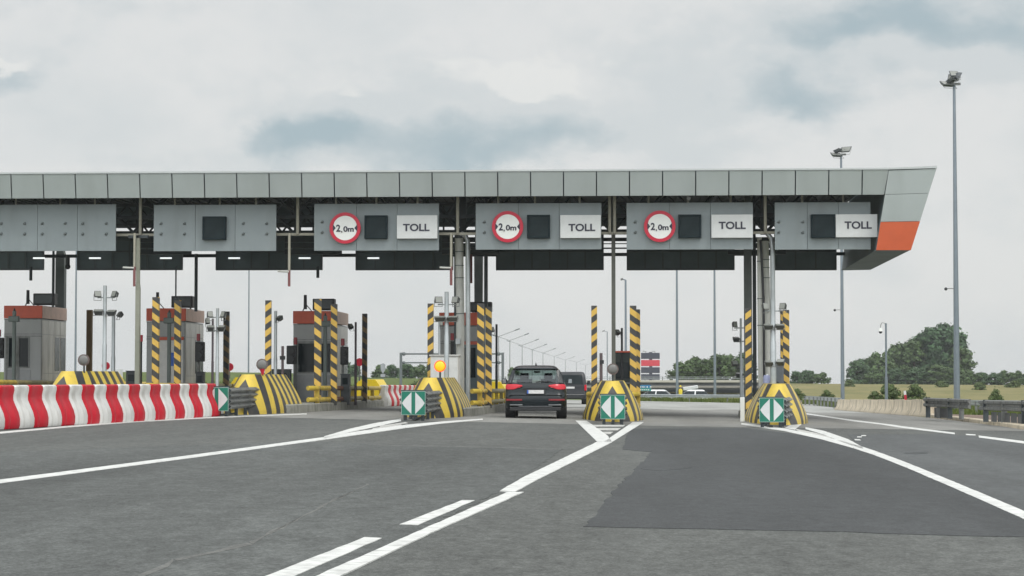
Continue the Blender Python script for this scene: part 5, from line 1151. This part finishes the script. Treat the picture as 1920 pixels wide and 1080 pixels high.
    MB().loft([[(-.66, .34, 1.50), (.66, .34, 1.50), (.66, .55, 1.50), (-.66, .55, 1.50)], [(-.62, .22, 1.545), (.62, .22, 1.545), (.62, .6, 1.575), (-.62, .6, 1.575)], [(-.58, .3, 1.575), (.58, .3, 1.575), (.58, .6, 1.60), (-.58, .6, 1.60)]]).build('spoiler', CARP, t, bevel=.01)
    MB().sweep([(.02, .175, 1.13), (.2, .19, 1.15), (.48, .215, 1.155)], [.02, .014, .008], n=6).build('wiper', BLACK, t)
    MB().tube((0, .95, 1.655), (0, .80, 1.74), .03, .005, n=6).build('antenna', BLACK, t)
    for s_ in (-1, 1):
        pts = [(s_*.40, 1.035), (s_*.46, 1.06), (s_*.90, 1.065), (s_*.93, 1.02), (s_*.935, .93), (s_*.90, .895), (s_*.66, .90), (s_*.50, .945)]
        tl = MB()
        def yb(x, z): return .11+.11*max(0, (abs(x)-.55)/.4)**2*1.6+(z-.95)*.33-.035
        sl = []
        for k in range(11):
            x_ = .41+.525*k/10; zt_ = 1.04+.028*smooth(k/4)-(.05 if k == 10 else 0); zb_l = .985-.085*smooth(k/6)+(.03 if k == 10 else 0)
            sl.append([(s_*x_, yb(x_, zt_)-.012, zt_), (s_*x_, yb(x_, (zt_+zb_l)/2)-.03, (zt_+zb_l)/2), (s_*x_, yb(x_, zb_l)-.012, zb_l), (s_*x_, yb(x_, zb_l)+.1, zb_l), (s_*x_, yb(x_, zt_)+.1, zt_)])
        tl.loft(sl); l_ = tl.build('tail_light', TAIL, t, bevel=.008)
        MB().loft([[(s_*.47, yb(.47, .99)-.035, .975), (s_*.88, yb(.88, .98)-.035, .965), (s_*.88, yb(.88, .98)-.035, .945), (s_*.47, yb(.47, .97)-.035, .96)], [(s_*.47, yb(.47, .99)+.01, .975), (s_*.88, yb(.88, .98)+.01, .965), (s_*.88, yb(.88, .98)+.01, .945), (s_*.47, yb(.47, .97)+.01, .96)]]).build('light_bar', mat('light_bar', (.40, .02, .03), .3, emit=.04), l_)
        MB().box(s_*.66-.25, s_*.66+.25, -.018, .05, .555, .61).build('reflector', REFL, t, bevel=.006)
        MB().box(s_*.60-.2, s_*.60+.2, -.022, .05, .40, .445).build('exhaust_trim', mat('exhaust_trim', (.16, .17, .175), .3, .7), t, bevel=.012)
    MB().box(-.52, .52, -.012, .05, .375, .392).build('bumper_trim', mat('bumper_trim', (.2, .21, .22), .3, .7), t)
    MB().box(-.80, .80, -.003, .05, .24, .36).build('diffuser', BLACK, t, bevel=.02)
    p = MB().box(-.30, .30, .045, .09, .76, .90).build('plate_recess', BLACK, t, bevel=.01)
    pl = MB().box(-.26, .26, .03, .044, .775, .885).build('number_plate', PLATEW, t); MB().box(-.26, -.215, .027, .0295, .775, .885).build('blue_band', PLATEB, pl)
    MB().box(-.40, .40, .062, .11, .925, .94).build('tailgate_handle', BLACK, t); MB().box(-.86, .86, .005, .08, .725, .737).build('tailgate_seam', BLACK, t)
    MB().box(.46, .60, .082, .09, .80, .812).build('badge', CHROME, t)
    b = MB(); b.tube((0, .0, .0), (0, .0, .0001), .001)
    for k in range(4): pass
    for x in (-.945+.0, .945):
        for y in (.86, 3.68):
            s_ = 1 if x > 0 else -1
            MB().tube((x-s_*.30, y, .38), (x+s_*.004, y, .38), .425, n=28).build('wheel_arch', BLACK, t); wheel(t, x-s_*.0+s_*.006, y, .365, .25, mat('alloy', (.35, .36, .37), .3, .8))
    # seats
    for x, y in ((-.38, 1.0), (.38, 1.0), (-.38, 2.0), (.38, 2.0)):
        st = MB().loft([slab_ring(.95, .24, 0, .16, .06, .06), slab_ring(1.22, .23, .06, .2, .05, .05)]); st.v = [(a+x, c+y, d) for a, c, d in st.v]; se = st.build('seat', CLOTHD, t)
        hd = MB().loft([slab_ring(1.22, .12, 0, .1, .04, .04), slab_ring(1.30, .14, 0, .1, .04, .04), slab_ring(1.41, .11, .02, .09, .03, .03)]); hd.v = [(a+x, c+y+.08, d) for a, c, d in hd.v]; hd.build('headrest', CLOTHD, se)
    MB().box(-.1, .1, 2.5, 2.53, 1.42, 1.48).build('inner_mirror', BLACK, t)
    place(t, loc, rz); return t
q = gnd(1004, 785); suv((q.x, q.y, gz(q.x, q.y)), R(1.2))
def van(loc, rz):
    t = thing('black_van', 'dark van ahead of the SUV, on its right', 'van', (0, 0, 0)); t.name = 'van'
    S = [(.30, .86, .12, 5.0, .1, .3), (.36, .93, .03, 5.08, .12, .4), (.55, .955, .0, 5.1, .14, .4), (.66, .96, .03, 5.1, .14, .4), (1.0, .96, .05, 4.9, .12, .5), (1.08, .955, .06, 4.6, .12, .5), (1.15, .95, .07, 3.9, .12, .5), (1.5, .90, .12, 3.45, .14, .5), (1.78, .84, .18, 2.95, .16, .5), (1.87, .78, .24, 2.8, .2, .5), (1.905, .66, .35, 2.6, .25, .5)]
    MB().loft([slab_ring(*s) for s in S]).build('body', VANP, t)
    MB().loft([[(-.76, .055, 1.16), (.76, .055, 1.16), (.76, .1, 1.16), (-.76, .1, 1.16)], [(-.68, .15, 1.72), (.68, .15, 1.72), (.68, .2, 1.72), (-.68, .2, 1.72)]]).build('rear_window', DGL, t, bevel=.02)
    for s_ in (-1, 1):
        MB().loft([[(s_*.958, .35, 1.18), (s_*.958, 3.4, 1.18), (s_*.90, 3.4, 1.18), (s_*.90, .35, 1.18)], [(s_*.873, .45, 1.68), (s_*.873, 2.95, 1.68), (s_*.8, 2.95, 1.68), (s_*.8, .45, 1.68)]]).build('side_window', DGL, t)
        MB().box(s_*.90-.065, s_*.90+.065, .0, .2, .80, 1.14).build('tail_light', TAIL, t, bevel=.02)
        MB().loft([[(s_*.96, 3.3, 1.15), (s_*1.16, 3.3, 1.15), (s_*1.16, 3.42, 1.15), (s_*.96, 3.42, 1.15)], [(s_*.98, 3.3, 1.38), (s_*1.15, 3.3, 1.38), (s_*1.15, 3.42, 1.38), (s_*.98, 3.42, 1.38)]]).build('mirror', BLACK, t, bevel=.03)
        for y in (.95, 4.15):
            x = s_*.96; MB().tube((x-s_*.3, y, .37), (x+s_*.004, y, .37), .40, n=24).build('wheel_arch', BLACK, t); wheel(t, x+s_*.006, y, .34, .24, mat('alloy', (.35, .36, .37), .3, .8))
    pl = MB().box(-.26, .26, .02, .045, .92, 1.03).build('number_plate', PLATEW, t); MB().box(-.86, .86, -.012, .05, .56, .585).build('bumper_trim', CHROME, t)
    MB().box(-.8, .8, -.01, .05, .36, .5).build('bumper_insert', BLACK, t); b = MB(); b.sweep([(0, .06, 1.2), (-.3, .09, 1.27)], .012, n=5); b.build('wiper', BLACK, t)
    place(t, loc, rz); return t
q = P(1069, 758, 122); van((q.x, 122, gz(q.x, 122)), R(.5))
def whitecar(loc, rz, lab, est=False):
    t = thing('white_car', lab, 'car', (0, 0, 0), 'white cars parked beyond the far rail')
    S = [(.22, .78, .2, 4.2, .15, .3), (.32, .85, .04, 4.3, .2, .4), (.6, .88, .0, 4.34, .22, .45), (.8, .88, .06, 4.2, .22, .5), (.92, .86, .14, 3.9, .22, .6)]
    MB().loft([slab_ring(*s) for s in S]).build('body', CARW, t)
    MB().loft([slab_ring(.91, .83, .25, 3.2, .2, .5), slab_ring(1.3, .66, .7, 2.6, .2, .4)]).build('windows', DGL, t)
    MB().loft([slab_ring(1.29, .665, .68, 2.6, .2, .4), slab_ring(1.4, .60, .8, 2.4, .2, .4), slab_ring(1.44, .45, 1.0, 2.2, .2, .3)]).build('roof', CARW, t)
    for s_ in (-1, 1):
        for y in (.75, 3.4): wheel(t, s_*.88, y, .31, .2, mat('alloy', (.35, .36, .37)))
        MB().loft([[(s_*.84, 1.62, .91), (s_*.84, 1.74, .91), (s_*.78, 1.74, .91), (s_*.78, 1.62, .91)], [(s_*.675, 1.6, 1.3), (s_*.675, 1.7, 1.3), (s_*.62, 1.7, 1.3), (s_*.62, 1.6, 1.3)]]).build('pillar', CARW, t)
    place(t, loc, rz)
for px, Y, rz, lab in ((1262, 215, 80, 'white car left of the two beyond the far rail, beside the person'), (1335, 208, 88, 'white car right of the two beyond the far rail')):
    q = P(px, 745, Y); zc2 = P(px, 730.5, Y).z-1.44
    whitecar((q.x, Y, max(zc2, gz(q.x, Y)-.4)), R(rz), lab)
a = P(1302, 725.5, 212); t = thing('car_trailer', 'pale flat trailer with a sloped load between the two white cars', 'trailer', (a.x, 212, gz(a.x, 212)))
MB().cbox((a.x-.4, 212, a.z-.1), 1.5, 1.6, .35, ry=-.15).build('load', WHITES, t, bevel=.05); MB().box(a.x-1.4, a.x+.5, 211.2, 212.8, a.z-.75, a.z-.6).build('bed', GALVD, t)
for s_ in (-1, 1): MB().tube((a.x-.5, 212+s_*.8, a.z-.85), (a.x-.5, 212+s_*.95, a.z-.85), .3, n=16).build('wheel', RUBB, t)
# ------------------------------------------------------------------ person at the far rail
def person(px, py0, py1, Y):
    a = P(px, py1, Y); top = P(px, py0, Y).z; g0 = a.z; h = top-g0; k = h/1.75
    import bmesh
    t_label = 'person in a yellow vest walking behind the far guard rail, beside the white cars'
    V = [(0, 0, .95), (0, .02, 1.15), (0, .03, 1.38), (0, .02, 1.50), (.1, 0, .9), (.12, .12, .5), (.13, .05, .07), (.13, -.12, .04), (-.1, 0, .9), (-.12, -.1, .5), (-.12, .1, .08), (-.12, -.06, .04),
         (.19, .02, 1.40), (.26, .04, 1.13), (.24, -.12, .92), (-.19, .02, 1.40), (-.26, .0, 1.13), (-.24, .12, .90), (.24, -.17, .86), (-.24, .17, .84), (0, .02, 1.56)]
    E = [(0, 1), (1, 2), (2, 3), (0, 4), (4, 5), (5, 6), (6, 7), (0, 8), (8, 9), (9, 10), (10, 11), (2, 12), (12, 13), (13, 14), (2, 15), (15, 16), (16, 17), (14, 18), (17, 19), (3, 20)]
    rad = [.15, .14, .16, .06, .1, .07, .045, .04, .1, .07, .045, .04, .065, .045, .035, .065, .045, .035, .035, .035, .05]
    me = bpy.data.meshes.new('person'); me.from_pydata([(v[0]*k, v[1]*k, v[2]*k) for v in V], E, []); o = link(bpy.data.objects.new('person', me)); o.location = (a.x, Y, g0)
    sk = o.modifiers.new('Skin', 'SKIN'); 
    for i, r in enumerate(rad): me.skin_vertices[0].data[i].radius = (r*k, r*k)
    me.skin_vertices[0].data[0].use_root = True; s2 = o.modifiers.new('Sub', 'SUBSURF'); s2.levels = 1; s2.render_levels = 1
    bpy.context.view_layer.update(); dg = bpy.context.evaluated_depsgraph_get(); m2 = bpy.data.meshes.new_from_object(o.evaluated_get(dg)); o.modifiers.clear(); o.data = m2
    hb = MB().sph((0, 0, 0), .105*k, n=10, sy=1.1, sz=1.25); base = len(m2.vertices)
    m2.materials.clear(); m2.materials.append(CLOTHD); m2.materials.append(SKIN)
    bm = bmesh.new(); bm.from_mesh(m2)
    vs = [bm.verts.new((x, y, z+1.66*k)) for x, y, z in hb.v]
    for f in hb.f: nf = bm.faces.new([vs[i] for i in f]); nf.material_index = 1; nf.smooth = True
    bm.to_mesh(m2); bm.free(); tag(o, t_label, 'person')
    MB().loft([[(q[0]*k+a.x, q[1]*k*.8+Y, z*k+g0) for q in [(w_*math.cos(b_), .16*math.sin(b_)) for b_ in [2*math.pi*j/14 for j in range(14)]]] for z, w_ in ((.88, .19), (1.1, .185), (1.35, .215), (1.46, .14), (1.49, .08))]).build('vest', VEST, None, org=(a.x, Y, g0)).parent = o
    v = [c for c in bpy.data.objects if c.parent == o and c.name.startswith('vest')][0]; v.location = (0, 0, 0)
    hz = MB().sph((a.x, Y, g0+1.71*k), .115*k, n=10); hb_ = hz.build('cap', VEST, None, org=(a.x, Y, g0)); hb_.parent = o; hb_.location = (0, 0, 0)
person(1276, 724, 757, 190)

# ------------------------------------------------------------------ trees
def tree_meshes(seed, h, wd, blobs_, nleaf, leaf, lm, trunk_h=.25):
    rnd = random.Random(seed); tr = MB()
    tr.sweep([(0, 0, -.5), (rnd.uniform(-.1, .1), 0, h*.3), (rnd.uniform(-.3, .3), .1, h*.75)], [h*.03, h*.022, h*.006], n=8)
    cl = []
    for k in range(blobs_):
        u = rnd.random(); z = h*(trunk_h+(.95-trunk_h)*u); q_ = z/h; env = wd*(max(.03, 1-((q_-.35)/.65)**2)**.55 if q_ > .35 else .92)
        a = rnd.uniform(0, 2*math.pi); rr = env*rnd.uniform(.3, .85); cl.append((rr*math.cos(a), rr*math.sin(a), z, wd*rnd.uniform(.16, .34)))
    for c in cl[:10]: tr.tube((0, 0, min(c[2]*.7, h*.6)), (c[0]*.8, c[1]*.8, c[2]), h*.008, h*.003, n=5)
    lf = MB()
    for i in range(nleaf):
        c = cl[rnd.randrange(len(cl))]; d = Vector((rnd.gauss(0, 1), rnd.gauss(0, 1), rnd.gauss(0, .8))).normalized()*c[3]*(rnd.uniform(.5, 1.08) if rnd.random() < .86 else rnd.uniform(1.05, 1.6))
        p = Vector(c[:3])+d; 
        if p.z < .02*h: continue
        nrm = (d.normalized()+Vector((rnd.uniform(-.8, .8), rnd.uniform(-.8, .8), rnd.uniform(-.3, .9)))).normalized(); u = nrm.orthogonal().normalized(); v = nrm.cross(u)
        a = rnd.uniform(0, 6.28); u, v = u*math.cos(a)+v*math.sin(a), v*math.cos(a)-u*math.sin(a); s = leaf*rnd.uniform(.6, 1.3)
        lf.add([p-u*s-v*s*.5, p+u*s-v*s*.6, p+u*s*.6+v*s, p-u*s*.7+v*s*.7], [(0, 1, 2, 3)])
    return tr, lf, lm
PROTO = {}
def tree(name, variant, X, Y, h, wd, lab, grp, z=None, rz=None):
    key = variant
    seed, ph, pw, nb, nl, leaf, lm, tk = key
    g0 = gz(X, Y) if z is None else z
    t = thing(name, lab, 'tree' if name != 'bush' else 'bush', (X, Y, g0), grp); rnd = random.Random(hash((int(X*10), int(Y)))); t.rotation_euler = (0, 0, rnd.uniform(0, 6.28)); t.scale = (wd/pw, wd/pw, h/ph)
    if key not in PROTO:
        tr, lf, m = tree_meshes(seed, ph, pw, nb, nl, leaf, LEAF[lm], tk)
        a = tr.build('trunk', BARK, None, org=(0, 0, 0)); c = lf.build('crown', m, None, org=(0, 0, 0), smooth=False, recalc=False); a.parent = t; c.parent = t; PROTO[key] = (a.data, c.data)
    else:
        for nm, me in zip(('trunk', 'crown'), PROTO[key]): o = link(bpy.data.objects.new(nm, me)); o.parent = t
    return t
V1 = (1, 12, 3.2, 60, 5600, .26, 3, .10); V2 = (2, 8, 3.4, 44, 4200, .25, 0, .04); V3 = (3, 7, 3.2, 40, 4000, .24, 1, .03); V4 = (4, 2.2, 1.8, 24, 2200, .12, 2, .02); V5 = (5, 12, 3.2, 60, 5600, .26, 1, .05)
def putt(name, var, px, ytop, Y, wpx, lab, grp, ybase=None):
    if name == 'tree': wpx *= 1.2
    q = P(px, ytop, Y); g0 = gz(q.x, Y) if ybase is None else P(px, ybase, Y).z
    return tree(name, var, q.x, Y, q.z-g0, wpx*Y/F/2, lab, grp, z=g0)
G1 = 'trees of the big clump at the right'
big = [(1606, 676, 430, 46, V2), (1628, 670, 440, 48, V2), (1650, 664, 435, 50, V3), (1672, 652, 440, 52, V3), (1692, 645, 445, 54, V5), (1714, 638, 440, 56, V5), (1733, 624, 445, 56, V1), (1752, 614, 440, 60, V1), (1774, 606, 445, 62, V1), (1790, 620, 438, 58, V1), (1802, 652, 434, 46, V5)]
bl = ['lowest tree at the left tip of the big clump', 'second tree from the left tip of the big clump', 'third tree from the left tip of the big clump', 'mid-height tree behind the dome camera pole', 'tree just right of the dome camera pole in the big clump', 'tree above the small red and white marker post', 'tall poplar left of the summit of the big clump', 'tall dark poplar next to the summit of the big clump', 'tallest dark poplar at the summit of the big clump', 'tall poplar behind the nearest tall mast', 'rightmost tree of the big clump, right of the nearest mast']
for (px, yt, Y, w_, v), lab in zip(big, bl): putt('tree', v, px, yt, Y, w_, lab, G1, 727)
for k, (px, yt, w_, v) in enumerate([(1640, 696, 40, V3), (1680, 690, 44, V2), (1720, 688, 44, V2), (1758, 684, 46, V5), (1790, 692, 40, V3)]): putt('tree', v, px, yt, 415, w_, '%s lower tree along the front foot of the big clump' % ordn[k], 'lower trees at the foot of the big clump', 726)
G2 = 'small trees along the right field edge'
for k, (px, yt, w_, v, ln) in enumerate([(1826, 697, 34, V3, 'first small round tree right of the big clump'), (1842, 698, 26, V2, 'second small tree right of the big clump'), (1866, 699, 32, V2, 'middle small tree on the right field edge'), (1888, 696, 34, V3, 'small bushy tree left of the last one on the right'), (1909, 696, 28, V3, 'small tree near the right photo edge'), (1930, 700, 34, V2, 'small tree cut by the right photo edge')]): putt('tree', v, px, yt, 400, w_, ln, G2, 726)
for px, yt, Y, w_, v, lab in ((1492, 696, 380, 26, V2, 'dark tree just right of the rightmost striped post'), (1515, 694, 385, 30, V2, 'wider dark tree left of the mast behind the canopy'), (1540, 699, 380, 28, V3, 'small dark tree touching the mast behind the canopy')): putt('tree', v, px, yt, Y, w_, lab, 'dark trees right of the rightmost island', 724)
for px, yt, Y, w_, v, lab in ((1276, 680, 330, 44, V3, 'tree right of the totem, left in the grove behind the overpass'), (1300, 671, 335, 46, V3, 'round tree between the two thin masts, left one'), (1323, 674, 330, 42, V5, 'round tree between the two thin masts, right one'), (1350, 665, 338, 50, V5, 'tree just right of the right thin mast'), (1376, 668, 335, 46, V3, 'tree behind the low floodlight mast'), (1396, 662, 340, 44, V2, 'tree behind the rightmost left striped post')): putt('tree', v, px, yt, Y, w_, lab, 'grove behind the overpass', 720)
for px, yt, Y, w_, v, lab in ((648, 679, 380, 34, V2, 'bushy tree right of the booth with the wide window'), (666, 683, 385, 28, V2, 'smaller tree behind the slim dark post'), (712, 685, 360, 30, V3, 'bushy tree behind the grey sign back'), (734, 684, 365, 30, V2, 'bushy tree left of the height frame post'), (762, 682, 360, 36, V2, 'bushy tree under the height frame, left one'), (785, 685, 360, 34, V3, 'bushy tree under the height frame, right one'), (806, 683, 365, 30, V2, 'bushy tree behind the striped post left of the white cabinet'), (963, 690, 400, 22, V3, 'tree just above the left of the dark SUV roof'), (514, 692, 390, 20, V2, 'small dark tree right of the lone striped post')): putt('tree', v, px, yt, Y, w_, lab, 'bushy trees on the left field edge', 716)
for px, yt, Y, w_, v, lab, yb in ((1668, 723, 135, 46, V4, 'green bush behind the concrete barrier, left of the marker post', 752), (1712, 724, 133, 52, V4, 'green bush behind the concrete barrier, right of the marker post', 752), (1869, 733, 120, 34, V4, 'green bush behind the gap of the steel rails', 760), (1494, 731, 150, 30, V4, 'low bush left of the mast behind the canopy', 750), (1549, 733, 150, 30, V4, 'low bush touching the foot of the mast behind the canopy', 750), (794, 712, 240, 50, V4, 'low bush in the left far field', 728), (1640, 735, 135, 30, V4, 'small low bush at the left of the concrete barrier', 750), (1765, 716, 300, 30, V4, 'small far bush left of the nearest tall mast', 730), (1592, 714, 300, 26, V4, 'small far bush under the left tip of the big clump', 728), (1836, 718, 290, 28, V4, 'small far bush above the gap of the steel rails', 732), (1900, 716, 300, 34, V4, 'small far bush by the right photo edge', 732)): putt('bush', v, px, yt, Y, w_, lab, 'green bushes', yb)
# rough grass tufts on the verges (uncountable)
b = MB(); rnd = random.Random(5)
def tuft(x, y, h, n=5):
    z = gz(x, y)-.02
    for _ in range(n):
        a = rnd.uniform(0, 6.28); dx, dy = math.cos(a)*.05, math.sin(a)*.05; ox, oy = rnd.uniform(-.12, .12), rnd.uniform(-.12, .12); l = rnd.uniform(-.12, .12)
        b.add([(x+ox-dx, y+oy-dy, z), (x+ox+dx, y+oy+dy, z), (x+ox+l, y+oy+l*.5, z+h*rnd.uniform(.6, 1.2))], [(0, 1, 2)])
for _ in range(2600):
    y = rnd.uniform(70, 168); x = interp(XR, y)+rnd.uniform(.5 if y > _b0.y+2 else (1.3 if y > _b1.y else 3.4), 16); tuft(x, y, .34)
for _ in range(1500):
    y = rnd.uniform(166, 200); x = rnd.uniform(-3, 30); tuft(x, y, .4, 6)
for _ in range(2600):
    y = rnd.uniform(168, 205); x = rnd.uniform(2, 62)*y/240; tuft(x, y, .3, 5)
for _ in range(1200):
    y = rnd.uniform(172, 230); x = rnd.uniform(-60, -14)*y/240; tuft(x, y, .35, 5)
kind(b.build('rough_grass', grassmat('tuft_green', (.06, .10, .025), (.15, .17, .05), .8), smooth=False, recalc=False), 'stuff')

# ------------------------------------------------------------------ haze: thin even air round the whole place
hz_ = MB().box(-880, 880, -55, 2500, -18, 32).build('haze', None or mat('haze_shell', (1, 1, 1)), smooth=False)
hm = bpy.data.materials.new('haze_air'); hm.use_nodes = True; hn = hm.node_tree; hn.nodes.clear()
ho = hn.nodes.new('ShaderNodeOutputMaterial'); hv = hn.nodes.new('ShaderNodeVolumePrincipled'); hv.inputs['Color'].default_value = (.93, .97, 1, 1); hv.inputs['Density'].default_value = .00022; hv.inputs['Anisotropy'].default_value = .2
hn.links.new(hv.outputs[0], ho.inputs['Volume']); hz_.data.materials.clear(); hz_.data.materials.append(hm); kind(hz_, 'stuff')
